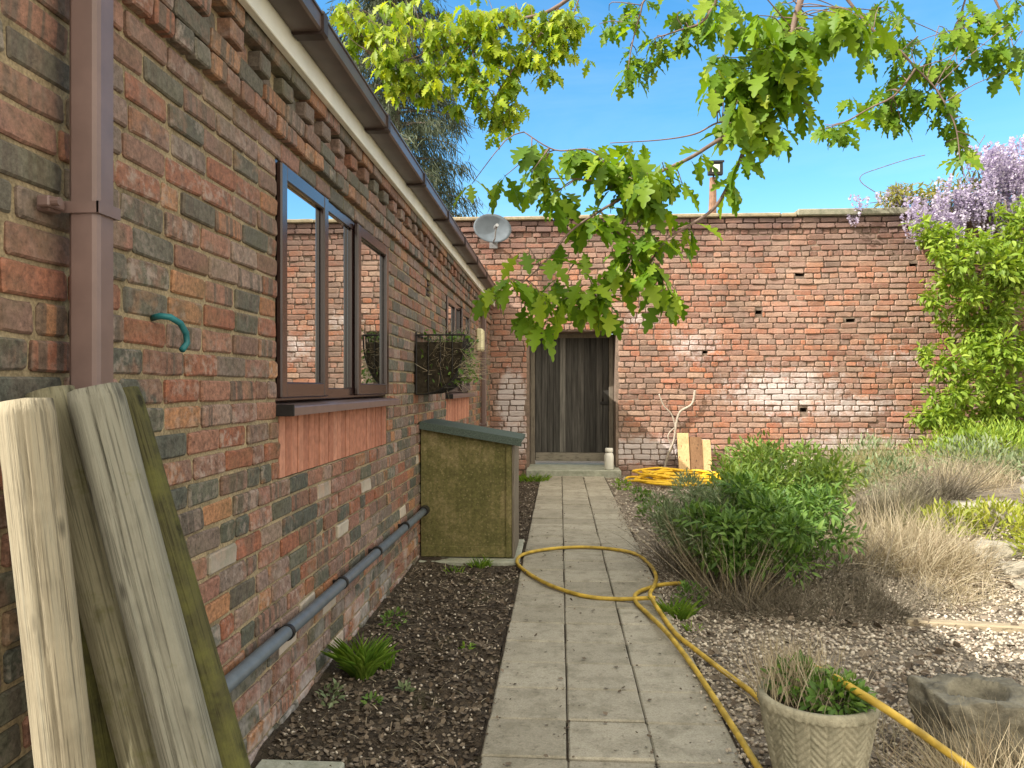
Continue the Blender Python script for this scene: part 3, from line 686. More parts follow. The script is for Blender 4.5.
mb = MB(); foc = dc+ax*.26-uz*.06; mb.tube([dc-uz*.21+ax*.06, dc-uz*.20+ax*.16, foc], .012, 8); mb.tube([dc-ax*.01, dc-ax*.10, Vector((dc.x, YB-.02, dc.z-.12)), Vector((dc.x, YB+.0, dc.z-.12))], .018, 8); mb.box(-.06, .06, -.012, 0, -.09, .09, .003, loc=(dc.x, YB-.012, dc.z-.12)); mb.build('arm', 'metal_grey', dish)
mb = MB(); mb.tube([foc-ax*.005, foc+ax*.06], .024, 12); mb.tube([foc-ax*.04, foc], .03, 12); mb.build('receiver', 'metal_grey', dish)
# ---- floodlight on a post
fp = onY(713, 208, YB+.15); fl = thing('floodlight_post', 'short brown post with a small black floodlight on the wall top', 'floodlight', (fp.x, YB+.15, GT+.07))
mb = MB(); mb.tube([(fp.x-.01, YB+.15, GT+.06), (fp.x-.004, YB+.15, GT+.3), (fp.x, YB+.15, 4.43)], [.062, .056, .05], 10); mb.build('post', 'terracotta_post', fl)
mb = MB(); zc = onY(714, 170, YB+.1).z; mb.box(fp.x-.10, fp.x+.12, YB+.0, YB+.07, zc-.1, zc+.1, .012); mb.box(fp.x-.115, fp.x+.135, YB-.012, YB-.001, zc+.08, zc+.115, .004); mb.tube([(fp.x, YB+.07, zc-.04), (fp.x, YB+.13, zc-.12)], .014, 8); mb.build('lamp_head', 'black', fl)
mb = MB(); mb.box(fp.x-.04, fp.x+.07, YB-.006, YB-.001, zc-.055, zc+.055, .002); mb.build('lens', 'glass_lamp', fl)

# ================================================================== GROUND
def grid_obj(name, x0, x1, y0, y1, nx, ny, fz, m):
    xs_ = np.linspace(x0, x1, nx); ys_ = np.linspace(y0, y1, ny)
    v = [(x, y, fz(x, y)) for y in ys_ for x in xs_]; f = [(j*nx+i, j*nx+i+1, (j+1)*nx+i+1, (j+1)*nx+i) for j in range(ny-1) for i in range(nx-1)]
    mb = MB(); mb.add(v, f); return mb.build(name, m, None, True)
mb = MB(); mb.add([(-300, -300, -.09), (300, -300, -.09), (300, 500, -.09), (-300, 500, -.09)], [(0, 1, 2, 3)]); struct(mb.build('ground', 'gravelbase'))
P0, P1 = -.278, .636
def soilz(x, y): return -.012+.022*mn.fractal(Vector((x*5, y*5, 0)), .8, 2.1, 4)+.03*max(0, 1-(x-WX)/.25)
struct(grid_obj('soil_bed', WX+.0, P0-.012, .5, 11.2, 60, 480, soilz, 'soil'))
def ss(a, b, t): t = min(1, max(0, (t-a)/(b-a))); return t*t*(3-2*t)
def bedz(x, y):
    m = .30*ss(2.0, 3.6, x)*ss(4.4, 7.5, y) + .10*ss(.75, 1.6, x)*ss(4.2, 5.5, y)*(1-ss(8.5, 10, y))
    return -.022+m*(1-.0*x)+.014*mn.fractal(Vector((x*3, y*3, 5)), .8, 2.1, 4)
def bedza(L): return np.array([bedz(a, b) for a, b in L])
struct(grid_obj('gravel_bed', P1+.012, 12, .5, 11.4, 190, 180, bedz, 'gravelbase'))
mb = MB(); S = .3047
rows = []
y = 1.2; 
while y < 11.1: rows.append(y); y += S
yofs = onZ(612, 690.4).y; ph = (yofs-rows[0]) % S
rows = [r_+ph-S for r_ in rows]+[rows[-1]+ph]
for r_ in rows:
    for c in range(3):
        y0 = r_+.005; y1 = min(r_+S-.005, 11.12)
        if y1-y0 < .05: continue
        mb.rnd(); tz = random.uniform(-.005, .004); jx = random.uniform(-.002, .002)
        rot = Matrix.Rotation(random.uniform(-.011, .011), 3, 'X') @ Matrix.Rotation(random.uniform(-.006, .006), 3, 'Y') @ Matrix.Rotation(random.uniform(-.004, .004), 3, 'Z')
        a, b = P0+c*S+.003, P0+(c+1)*S-.003
        mb.box(-(b-a)/2, (b-a)/2, -(y1-y0)/2, (y1-y0)/2, -.05, 0, .006, rot, ((a+b)/2+jx, (y0+y1)/2, tz))
struct(mb.build('path', 'slab'))
mb = MB(); mb.box(P0-.01, P1+.01, .6, 11.13, -.08, -.014); struct(mb.build('path_bed', 'soil'))
# litter and stones
def scatter(name, n, x0, x1, y0, y1, tmpl, s0, s1, m, fz, flat=.35, keep=None, lift=.004, pw=1.0):
    X = rng.uniform(x0, x1, n); Y = y0+(y1-y0)*rng.random(n)**pw
    if keep is not None: k = keep(X, Y); X, Y = X[k], Y[k]
    n = len(X); Z = np.array([fz(a, b) for a, b in zip(X, Y)])+lift+rng.uniform(0, .006, n)
    d = rdir(n); d[:, 2] *= flat; nr = np.tile([0, 0, 1.], (n, 1))+rdir(n)*flat
    return inst(name, *tmpl, np.column_stack([X, Y, Z]), d, nr, rng.uniform(s0, s1, n)**1.0, m, None)
def nbx(X, Y): return ~((X < -.3) & (Y > 5.5) & (Y < 6.4))
stuff(scatter('leaf_litter', 15000, WX+.03, P0-.01, 1.6, 11.1, CHIP, .007, .026, 'litter', soilz, .45, nbx, pw=1.7))
n = 420; X = rng.uniform(WX+.04, P0-.02, n); Y = 1.7+6*rng.random(n)**1.6; k = nbx(X, Y); X, Y = X[k], Y[k]; n = len(X); Z = np.array([soilz(a, b) for a, b in zip(X, Y)])+.008; d = rdir(n); d[:, 2] *= .15
stuff(inst('twig_litter', *STEM, np.column_stack([X, Y, Z]), d, np.tile([0, 0, 1.], (n, 1)), rng.uniform(.025, .10, n), 'dry', wid=.004))
n = 700; X = rng.uniform(P1+.03, 3.2, n); Y = rng.uniform(2.2, 5.2, n); Z = np.array([bedz(a, b) for a, b in zip(X, Y)])+.016; d = rdir(n); d[:, 2] *= .15
stuff(inst('straw_litter', *STEM, np.column_stack([X, Y, Z]), d, np.tile([0, 0, 1.], (n, 1)), rng.uniform(.03, .14, n), 'dry', wid=.0035))
stuff(scatter('soil_pebbles', 1500, WX+.03, P0-.01, 1.6, 11.1, STONE, .006, .02, 'pebble', soilz, .5, nbx, pw=1.5))
stuff(scatter('gravel', 36000, P1+.012, 4.6, 1.8, 6.0, STONE, .008, .026, 'pebble', bedz, .6, pw=1.25))
stuff(scatter('far_gravel', 5000, P1+.012, 3.6, 5.5, 11.2, STONE, .015, .04, 'pebble', bedz, .6))
stuff(scatter('fallen_leaves', 1700, P1+.02, 4.2, 2.1, 6.2, CHIP, .015, .05, 'litter', bedz, .5, lift=.014))
def edgy(X, Y):
    e = np.minimum(np.minimum(np.abs(X-P0), np.abs(X-P1)), np.minimum(np.abs(X-P0-S), np.abs(X-P0-2*S))*2.2); return e < rng.exponential(.03, len(X))
stuff(scatter('path_grit', 5200, P0, P1, 2.2, 11, CHIP, .004, .014, 'litter', lambda x, y: .003, .4, edgy, .002, 1.5))
stuff(scatter('path_gravel', 1500, P1-.14, P1+.02, 2.2, 9, STONE, .006, .02, 'pebble', lambda x, y: .002, .5, lambda X, Y: (P1-X) < rng.exponential(.035, len(X)), .003))
stuff(scatter('path_debris', 110, P0, P1, 2.4, 7, CHIP, .008, .025, 'litter', lambda x, y: .003, .3))

# ================================================================== POSTS leaning by the downpipe
def post(a, b, r0, r1, m, label, flat=None, crack=None, seed=0):
    a, b = Vector(a), Vector(b); L = (b-a).length; n, k = 72, 48; vs = []
    lv_ = (b-a).to_track_quat('Z', 'Y').inverted() @ (Vector((0, 0, EYE))-(a*.35+b*.65)); base = math.atan2(lv_.y, lv_.x); flat = None if flat is None else base
    for i in range(k+1):
        t = i/k; rr = r0+(r1-r0)*t
        if i == k: rr *= .93
        for j in range(n):
            an = 2*math.pi*j/n; r = rr*(1+.05*mn.noise(Vector((math.cos(an)*1.3+seed, math.sin(an)*1.3, t*2.2)))+.012*mn.noise(Vector((math.cos(an)*5+seed, math.sin(an)*5, t*9))))
            if crack is not None:
                for ca, cw, cd in crack:
                    dd = abs((an-base-ca-.10*math.sin(t*5+seed)-.03*math.sin(t*23)+math.pi) % (2*math.pi)-math.pi)
                    r -= cd*max(0, 1-dd/cw)*min(1, (1.1-abs(t-.6))*1.3)
            x, y = r*math.cos(an), r*math.sin(an)
            if flat is not None:
                fx, fy = math.cos(flat), math.sin(flat); dpr = x*fx+y*fy; lim = rr*.78
                if dpr > lim: x -= (dpr-lim)*.85*fx; y -= (dpr-lim)*.85*fy
            vs.append((x, y, L*t))
    fs = [(i*n+j, i*n+(j+1) % n, (i+1)*n+(j+1) % n, (i+1)*n+j) for i in range(k) for j in range(n)]+[tuple(range(n))[::-1]]
    o = len(vs); vs.append((0, 0, L+.006)); fs += [(k*n+j, k*n+(j+1) % n, o) for j in range(n)]
    mb = MB(); mb.add(vs, fs); ob = mb.build('timber_post', m, None, True)
    ob.location = a; ob.rotation_euler = (b-a).to_track_quat('Z', 'Y').to_euler()
    return tag(ob, label, 'timber post', 'timber posts leaning on the house wall')
def lean(pt, pb, Yt, Yb):                     # top pixel at distance Yt; foot on the soil along the seen line at distance Yb
    t = onY(*pt, Yt); d = onY(*pb, Yt+(Yb-Yt)*.6); 
    k = (t.z+.01)/(t.z-d.z); return t+(d-t)*k, t
for args in [
    ((25, 401), (66, 768), 1.33, 1.29, .046, .047, 'post_pale', 'leftmost pale round timber post, catching sun along its left side', None, [(-.15, .06, .006), (.75, .05, .004)], 1),
    ((50, 391), (148, 768), 1.47, 1.43, .050, .046, 'post_olive', 'olive grey timber post in the middle of the leaning posts, behind the pale one', None, [(.3, .05, .004)], 5),
    ((94, 389), (192, 768), 1.44, 1.40, .051, .050, 'post_grey', 'grey flat faced timber post with a long open crack', 1, [(-.42, .11, .017), (.3, .05, .004)], 9),
    ((118, 392), (226, 768), 1.515, 1.475, .044, .042, 'post_moss', 'dark mossy timber post behind the cracked grey one', None, None, 13),
    ((58, 470), (108, 768), 1.51, 1.47, .047, .043, 'post_moss', 'short moss covered post low between the pale and olive posts', None, None, 17)]:
    pt, pb, Yt, Yb, r0, r1, m, lab, fl_, cr, sd = args
    a, b = lean(pt, pb, Yt, Yb); post(a, b, r0, r1, m, lab, fl_, cr, sd)
a = onZ(345, 761, .02); mb = MB(); mb.box(-1.02, a.x, a.y-.35, a.y, -.05, .02, .006); tag(mb.build('concrete_slab', 'slab_pale'), 'pale greenish concrete slab on the soil at the foot of the posts', 'slab')

# ================================================================== STORAGE BOX
by0, by1 = 5.69, 6.27; bx0, bx1 = WX+.008, onY(512, 560, 5.69).x; zl, zr = 1.0, .885
mb = MB(); mb.box(WX+.01, P0-.02, 5.56, 6.42, -.05, .012, .006); tag(mb.build('base_slab', 'slab_pale'), 'concrete slab under the green storage box', 'slab')
box = thing('storage_box', 'algae green plywood storage box with sloping felt lid against the house', 'storage box', ((bx0+bx1)/2, 5.98, .014))
for y0 in (by0, by1-.018):
    mb = MB(); mb.prism([(bx0, .02), (bx1, .02), (bx1, zr), (bx0, zl)], 1, y0, y0+.018); mb.build('side_panel', 'algae', box)
mb = MB(); mb.box(bx1-.045, bx1-.003, by0-.012, by0-.001, .02, zr-.012, .003); mb.box(bx0+.002, bx1-.047, by0-.01, by0-.001, .02, .10, .003); mb.build('batten', 'algae', box)
mb = MB(); mb.box(bx1+.001, bx1+.02, by0-.012, by1, .02, zr-.006, .003); mb.build('front_panel', 'gate_frame', box)
mb = MB(); sl_ = (zr-zl)/(bx1-bx0); X0, X1 = bx0-.002, bx1+.07
mb.prism([(X0, zl+.003), (X1, zl+sl_*(X1-X0)+.003), (X1, zl+sl_*(X1-X0)+.032), (X0, zl+.032)], 1, by0-.045, by1+.03); lid = mb.build('lid', 'felt', box)
mb = MB(); mb.prism([(X0, zl-.022), (X1+.004, zl+sl_*(X1-X0)-.022), (X1+.004, zl+sl_*(X1-X0)+.034), (X0, zl+.034)], 1, by0-.058, by0-.046); mb.build('edge_trim', 'felt', lid)

# ================================================================== WALL TROUGH
ty0 = onX(414.5, 340, WX).y; ty1 = ty0+.62; tz = onX(414.5, 335, WX).z; tw, th = .35, .43
tr = thing('wall_basket', 'black iron hayrack basket hanging on the house wall above the storage box', 'wall basket', (WX, (ty0+ty1)/2, tz))
def tp(a, y, o=0): return (WX+.012+(tw+o)*math.cos(a)**.8, y, tz-(th+o)*math.sin(a)**.9)
mb = MB()
for i in range(9):
    y = ty0+(ty1-ty0)*i/8; mb.tube([tp(min(a, math.pi/2-.001), y) for a in np.linspace(0, math.pi/2, 10)], .006, 6)
for a in (0, .35, .7, 1.05, 1.4): mb.tube([tp(a, ty0), tp(a, ty1)], .006, 6)
for y in (ty0, ty1):
    mb.tube([(WX+.012, y, tz), tp(0, y)], .007, 6); mb.tube([(WX+.012, y, tz+.02), (WX+.012, y, tz-th)], .007, 6)
    for q in (.25, .5, .75): mb.tube([(WX+.012+tw*q, y, tz), (WX+.012+tw*q, y, tz-th*(1-q**2.2)**.6)], .005, 5)
mb.tube([(WX+.012, ty0, tz), (WX+.012, ty1, tz)], .007, 6)
mb.build('rack', 'iron', tr)
mb = MB(); A = np.linspace(0, math.pi/2-.001, 12)
prof = [(WX+.014, tz-.05)]+[(tp(a, 0, -.014)[0], tp(a, 0, -.014)[2]-.05*(1-a/1.57)) for a in A]
mb.prism(prof, 1, ty0+.008, ty1-.008); mb.build('liner', 'coir', tr)
dp = thing('trough_plant', 'straggly half dead plant spilling from the black wall basket', 'plant', (WX+.2, (ty0+ty1)/2, tz-.05))
n = 700; L = np.column_stack([rng.uniform(WX+.03, WX+tw, n), rng.uniform(ty0, ty1, n), np.full(n, tz-.06)-rng.random(n)*.25]); L[:, 0] = np.minimum(L[:, 0], WX+tw-.02)
d = rdir(n)*.7+np.array([.5, -.15, .25]); inst('stem', *STEM, L, d, rdir(n), rng.uniform(.08, .28, n), 'dry', dp, wid=.004)
n = 480; L = np.column_stack([rng.uniform(WX+.05, WX+tw+.06, n), rng.uniform(ty0-.03, ty1, n), tz-rng.random(n)*.38+.03]); inst('foliage', *OVATE, L, rdir(n)+np.array([.4, -.3, -.1]), rdir(n), rng.uniform(.025, .06, n), 'bush_leaf', dp)

# ================================================================== HOSES
def smooth_path(pts, n=10):
    P = [Vector(p) for p in pts]; out = []
    for i in range(len(P)-1):
        p0, p1, p2, p3 = P[max(i-1, 0)], P[i], P[i+1], P[min(i+2, len(P)-1)]
        for k in range(n):
            t = k/n; out.append(.5*((2*p1)+(p2-p0)*t+(2*p0-5*p1+4*p2-p3)*t*t+(3*p1-p0-3*p2+p3)*t**3))
    return out+[P[-1]]
HR = .0125
pc = onZ(768, 800); 
hp = [onZ(x, y, z) for x, y, z in [(775, 790, .03), (756, 764, .015), (738, 735, .015), (716, 701, .015), (692, 665, .018), (668, 634, .04), (648, 614, .018), (636, 602, .018), (637, 593, .018), (655, 586, .018), (668, 584, .02), (682, 583, .02)]]
hose = thing('garden_hose', 'yellow garden hose looped on the path and trailing past the round planter', 'hose', (.5, 3.6, 0))
mb = MB(); mb.tube(smooth_path(hp), HR, 10)
loop = [onZ(x, y, z) for x, y, z in [(655, 598, .045), (648, 598, .04), (618, 599, .016), (585, 596, .016), (552, 586, .016), (528, 573, .016), (517, 562, .016), (524, 554, .016), (548, 549, .016), (580, 547, .016), (612, 549, .016), (636, 554, .016), (650, 565, .018), (656, 576, .03), (654, 586, .045), (650, 594, .06), (655, 604, .05), (664, 618, .018), (676, 634, .018), (692, 647, .018), (715, 665, .018), (738, 682, .018), (757, 697, .018)]]
PR, PH = .186, .30; PT = onZ(817, 693, PH); PT.z = 0
loop += [Vector((PT.x-.02, PT.y+PR+.22, .04)), Vector((PT.x-.02, PT.y+PR+.09, .16)), Vector((PT.x-.02, PT.y+PR+.02, .30))]
loop += [onZ(812, 668, .34), onZ(832, 676, .35), onZ(858, 692, .345), onZ(884, 708, .33), onZ(912, 727, .26), onZ(940, 747, .19), onZ(972, 770, .12), onZ(1000, 800, .04)]
mb.tube(smooth_path(loop), HR, 10); mb.build('hose_line', 'hose', hose, True)
hc = onZ(680, 481, .02); mb = MB(); pts = []
for k in range(150):
    a = k*.42; r = .36+.16*math.sin(k*.37)+.16*random.random(); pts.append((hc.x+r*math.cos(a)*1.05+.06*math.sin(k*.11), hc.y+r*math.sin(a)*1.05, .018+k*.0006+.03*random.random()**2))
mb.tube(smooth_path(pts, 4), .016, 7); tag(mb.build('hose_coil', 'hose_bright', None, True), 'heap of coiled bright yellow hose on the ground by the far wall', 'hose')

# ================================================================== PLANTER
pl = thing('stone_planter', 'round cast stone planter with woven basket pattern beside the path', 'planter', PT)
def weave(a, z, r):
    if z > PH-.03 or z < .02: return 0
    col = a*r/.055; ci = math.floor(a/(2*math.pi)*22); f = (a/(2*math.pi)*22) % 1
    sgn = 1 if ci % 2 else -1
    ph = z/.024+sgn*(f-.5)*2.0
    return .0075*(abs(math.sin(math.pi*ph))**.6)*(1-max(0, abs(f-.5)-.40)*7)-.003
prof = [(.0, .0), (.115, .0)]+[(.118+(PR-.122)*(z/PH)**.75, z) for z in np.linspace(.004, PH-.034, 60)]+[(PR-.004, PH-.030), (PR-.001, PH-.026), (PR-.001, PH-.008), (PR-.006, PH), (PR-.022, PH-.001), (PR-.03, PH-.012), (PR-.034, PH-.06)]
mb = MB(); mb.lathe(prof, 352, PT, weave); mb.build('pot', 'pot', pl, True)
mb = MB(); mb.lathe([(PR-.033, PH-.045), (.1, PH-.035), (.001, PH-.03)], 32, PT); mb.build('compost', 'soil', pl)
pp = thing('planter_herb', 'low dark green herb growing in the round planter', 'plant', PT+Vector((.03, 0, PH-.03)))
foliage('foliage', [((PT.x+.04, PT.y-.02, PH+.005), (.12, .13, .06), 520), ((PT.x-.05, PT.y+.06, PH+.02), (.09, .09, .07), 200)], OVATE, .036, 'bush_leaf', pp)
pg_ = thing('planter_grass', 'pale dead grass standing at the back of the round planter', 'dry grass', PT+Vector((-.06, .08, PH-.03)))
n = 420; L = np.column_stack([PT.x+rng.normal(-.05, .06, n), PT.y+rng.normal(.06, .07, n), np.full(n, PH-.03)]); inst('stem', *STEM, L, rdir(n)*.45+np.array([0, 0, 1.]), rdir(n), rng.uniform(.06, .22, n), 'dry', pg_, wid=.003)
# rough stone trough
def rock(name, c, r, m, label, cat, sub=5, amp=.28, seed=0, group=None, hollow=0, boxy=.5):
    import bmesh
    bm = bmesh.new(); bmesh.ops.create_cube(bm, size=2); bmesh.ops.subdivide_edges(bm, edges=bm.edges[:], cuts=sub+4, use_grid_fill=True)
    for v in bm.verts:
        p = v.co.copy(); q = p.normalized()*1.15; p = p.lerp(q, 1-boxy)
        n_ = mn.fractal(p*1.3+Vector((seed, 0, 0)), .9, 2.1, 4); n2 = mn.fractal(p*4+Vector((seed, 3, 0)), .9, 2.1, 3)
        p = p*(1+amp*n_+amp*.45*n2)
        if hollow and v.co.z > .99:
            d = math.hypot(v.co.x, v.co.y)
            if d < .62: p.z -= hollow*(1-(d/.62)**2)*1.0+.15
        v.co = (c[0]+p.x*r[0], c[1]+p.y*r[1], c[2]+p.z*r[2])
    me = bpy.data.meshes.new(name); bm.to_mesh(me); bm.free(); me.materials.append(M[m]); me.polygons.foreach_set('use_smooth', [True]*len(me.polygons))
    o = bpy.data.objects.new(name, me); COL.objects.link(o); return tag(o, label, cat, group)
tc = onZ(985, 745, .05); rock('stone_trough', (tc.x+.0, tc.y+.05, .075), (.165, .14, .145), 'tufa', 'rough dark hollowed stone trough on the gravel at the right', 'stone trough', 20, .11, 3, None, .6, .97)

# ================================================================== VEGETATION
def stems(parent, name, base, rad, n, h0, h1, m, wd=.004, spread=.6, lean=(0, 0), z=None):
    a = rng.uniform(0, 2*np.pi, n); r = np.sqrt(rng.random(n)); X = base[0]+np.cos(a)*r*rad[0]; Y = base[1]+np.sin(a)*r*rad[1]
    Z = np.array([bedz(x, y) if x > .6 else .0 for x, y in zip(X, Y)]) if z is None else np.full(n, z)
    d = rdir(n)*spread*.95+np.column_stack([np.cos(a)*r, np.sin(a)*r, np.zeros(n)])*spread+np.array([lean[0], lean[1], 1.0])
    return inst(name, *STEM, np.column_stack([X, Y, Z]), d, rdir(n), rng.uniform(h0, h1, n), m, parent, wid=wd)
def bush(name, label, cat, base, clumps, tmpl, size, leafm, stemargs=None, up=.4, group=None, wob=.7, shell=.5):
    t = thing(name, label, cat, (base[0], base[1], bedz(*base[:2])), group)
    if stemargs: stems(t, 'stem', base, *stemargs)
    foliage('foliage', clumps, tmpl, size, leafm, t, up, wob, shell=shell)
    return t
def multi(c, r, k, n):
    out = []
    for i in range(k):
        d = rdir(1)[0]*np.array(r)*random.uniform(.45, 1.0); f = random.uniform(.28, .5); out.append(((c[0]+d[0], c[1]+d[1], c[2]+d[2]*.9), (r[0]*f, r[1]*f, r[2]*f*1.15), n//k))
    return out
# main mounded herb: leafy green, half in sun
bush('herb_bush', 'large dark green leafy bush beside the path, half in the house shadow', 'bush', (1.62, 5.2, 0),
     multi((1.30, 5.0, .40), (.50, .5, .27), 34, 8200), LEAFY, .06, 'bush_leaf', ((.55, .45), 350, .2, .5, 'deadwood', .005, .7), up=.35, shell=.2)
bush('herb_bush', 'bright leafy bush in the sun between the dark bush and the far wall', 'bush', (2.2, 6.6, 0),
     multi((1.82, 6.5, .52), (.6, .8, .28), 28, 6200), LEAFY, .065, 'bush_leaf_sunlit', ((.7, .6), 250, .2, .5, 'dry', .005, .7), up=.5, shell=.2)
bush('lavender_bush', 'grey feathery bush at the path edge, nearest the yellow hose loop', 'bush', (.98, 5.5, 0),
     multi((.95, 5.5, .36), (.27, .7, .26), 26, 7500), LANCE, .045, 'grey_leaf', ((.28, .55), 420, .2, .55, 'deadwood', .004, .7), up=.8)
lv = thing('lavender_bush', 'dead brown woody bush along the foot of the dark green bush', 'bush', (1.35, 4.45, 0))
stems(lv, 'stem', (1.08, 4.65), (.30, .25), 800, .08, .26, 'deadwood', .004, 1.7); stems(lv, 'stem', (1.5, 4.5), (.5, .22), 1300, .07, .24, 'deadwood', .004, 1.8); stems(lv, 'stem', (1.98, 4.75), (.28, .3), 700, .07, .22, 'deadwood', .004, 1.8)
sp = thing('dry_bush', 'tangle of dead grey stems rising out of the bush beside the path', 'bush', (1.05, 5.0, 0))
stems(sp, 'stem', (1.08, 5.0), (.2, .45), 260, .4, .66, 'dry', .0035, .55)
# dry grass bank
gi = 0
for (x, y, rx, ry, n, h, m, lab) in [(2.42, 5.6, .40, .7, 3000, .55, 'dry', 'tall pale dry grass in the sun just right of the dark bush'), (2.95, 6.6, .5, .6, 1700, .42, 'dry_grey', 'dense dry grass clump on the bank behind the low rocks'), (3.7, 7.6, .7, .7, 1700, .42, 'dry', 'dry grass on the bank in front of the climbing shrub'), (2.75, 8.2, .6, .8, 1500, .5, 'dry_green', 'half green dry grass below the middle of the far wall'), (4.6, 8.4, .8, .8, 1500, .5, 'dry_grey', 'tangled dry stems under the climbing shrub'), (3.9, 9.5, .9, .8, 1400, .55, 'dry_green', 'half green grass close to the foot of the far wall'), (2.35, 4.75, .3, .3, 500, .2, 'dry', 'short dry stubble at the shadow edge on the gravel'), (2.75, 6.1, .25, .3, 500, .34, 'dry_green', 'yellowing grass tuft in the middle of the dry grass'), (3.3, 6.9, .3, .3, 600, .5, 'deadwood', 'brown woody stalks standing among the dry grass')]:
    t = thing('dry_grass', lab, 'dry grass', (x, y, bedz(x, y)), 'clumps of dry grass on the bank')
    for q in range(7):
        a_, r_ = random.random()*6.28, random.random()**.5
        stems(t, 'stem', (x+rx*.7*r_*math.cos(a_), y+ry*.7*r_*math.sin(a_)), (rx*.45, ry*.45), n//7, h*.25, h*random.uniform(.6, 1.1), m, .0042, random.uniform(.8, 1.5), (random.uniform(-.5, .3), random.uniform(-.5, .2)))
for (x, y, s, n, lab, m) in [(3.25, 5.9, .25, 500, 'small bright green weed among the low rocks', 'chartreuse'), (2.95, 6.0, .22, 420, 'upright yellow green plant in the dry grass', 'chartreuse'), (4.1, 7.9, .45, 900, 'grey green sprawling plant under the climbing shrub', 'grey_leaf'), (3.35, 5.35, .35, 700, 'low yellow green cushion in front of the rocks', 'chartreuse'), (3.9, 6.2, .3, 500, 'yellow green mossy cushion behind the rocks at the right edge', 'chartreuse'), (3.1, 7.4, .35, 500, 'pale green weed in the dry grass bank', 'grey_leaf'), (4.9, 9.3, .6, 1300, 'leafy low growth joining the climbing shrub to the ground', 'climber'), (5.6, 9.6, .7, 1300, 'leafy mound at the foot of the climbing shrub by the picture edge', 'climber'), (4.3, 9.0, .4, 600, 'pale green weed between dry grass and the climbing shrub', 'climber'), (3.4, 8.6, .4, 500, 'feathery grey green plant below the wall', 'grey_leaf'), (4.6, 7.6, .35, 400, 'grey green weed at the right edge of the bank', 'grey_leaf')]:
    bush('weed', lab, 'weed', (x, y, 0), [((x, y, bedz(x, y)+s*.35), (s, s, s*.6), n)], LANCE, .07, m, up=.9)
# near dry grass at the bottom right, planter side tufts
for (x, y, rx, n, h, lab) in [(1.42, 2.45, .24, 900, .30, 'wiry pale dead grass in front of the stone trough'), (1.68, 2.7, .25, 600, .28, 'pale dead grass right of the stone trough'), (.98, 3.0, .14, 190, .30, 'thin dead grass stalks on the gravel behind the planter'), (1.15, 2.85, .18, 150, .16, 'short dead grass between planter and stone trough'), (.92, 3.35, .1, 40, .3, 'few tall dead stalks on the gravel beyond the planter')]:
    t = thing('dry_grass', lab, 'dry grass', (x, y, bedz(x, y)), 'tufts of dead grass on the gravel'); stems(t, 'stem', (x, y), (rx, rx), n, h*.35, h, 'dry', .0032, .7)
# small green weeds
def tuft(px_, py_, n, h, lab, m='grass', wd=.006, name='grass_tuft', rad=.06):
    p = onZ(px_, py_, 0); z = (soilz if p.x < 0 else bedz)(p.x, p.y); t = thing(name, lab, 'weed', (p.x, p.y, z)); a = rng.uniform(0, 2*np.pi, n); r = np.sqrt(rng.random(n))*rad
    L = np.column_stack([p.x+np.cos(a)*r, p.y+np.sin(a)*r, np.full(n, z-.005)]); d = np.column_stack([np.cos(a)*.32, np.sin(a)*.32, np.full(n, 1.)])+rdir(n)*.22
    inst('foliage', *BLADE, L, d, rdir(n)*.3+np.array([0, 0, 1.]), rng.uniform(h*.5, h, n), m, t, wid=wd); return t
def leafy(px_, py_, r, n, lab, m='bush_leaf', size=.03):
    p = onZ(px_, py_, 0); z = (soilz if p.x < 0 else bedz)(p.x, p.y); t = thing('weed', lab, 'weed', (p.x, p.y, z)); foliage('foliage', [((p.x, p.y, z+r*.5), (r, r, r*.7), n)], OVATE, size, m, t, up=.6); return t
tuft(362, 676, 150, .20, 'bright green grass tuft in the soil against the house wall', rad=.045, wd=.0036)
tuft(385, 664, 30, .09, 'thin green blades right of the bright tuft by the house wall')
leafy(393, 628, .07, 70, 'small leafy weed further along the foot of the house wall'); leafy(330, 705, .06, 50, 'pale weed in front of the grass tuft by the house wall', 'grey_leaf'); leafy(372, 706, .035, 24, 'little weed in the soil right of the grass tuft'); leafy(467, 648, .025, 20, 'tiny bright weed in the middle of the soil bed', 'grass')
leafy(405, 690, .03, 22, 'tiny weed low in the soil bed', 'grey_leaf'); tuft(480, 566, 60, .09, 'grass at the front corner of the storage box', rad=.07); tuft(455, 570, 30, .06, 'sparse grass in front of the storage box', rad=.08)
tuft(533, 480, 160, .12, 'grass tuft left of the gate step', wd=.01, rad=.22)
tuft(676, 612, 120, .13, 'bright green grass growing at the crossing of the hoses', rad=.10); leafy(690, 600, .10, 90, 'leafy weed behind the grass at the hose crossing', 'bush_leaf', .045); tuft(694, 626, 25, .06, 'small grass tuft on the gravel near the hose', rad=.05)
leafy(640, 500, .12, 140, 'low green weed at the path edge halfway to the gate', 'bush_leaf', .05); leafy(622, 488, .1, 90, 'low weed at the path edge near the gate', 'grass', .05); leafy(655, 520, .16, 200, 'round green weed at the path edge before the grey bush', 'bush_leaf', .05)
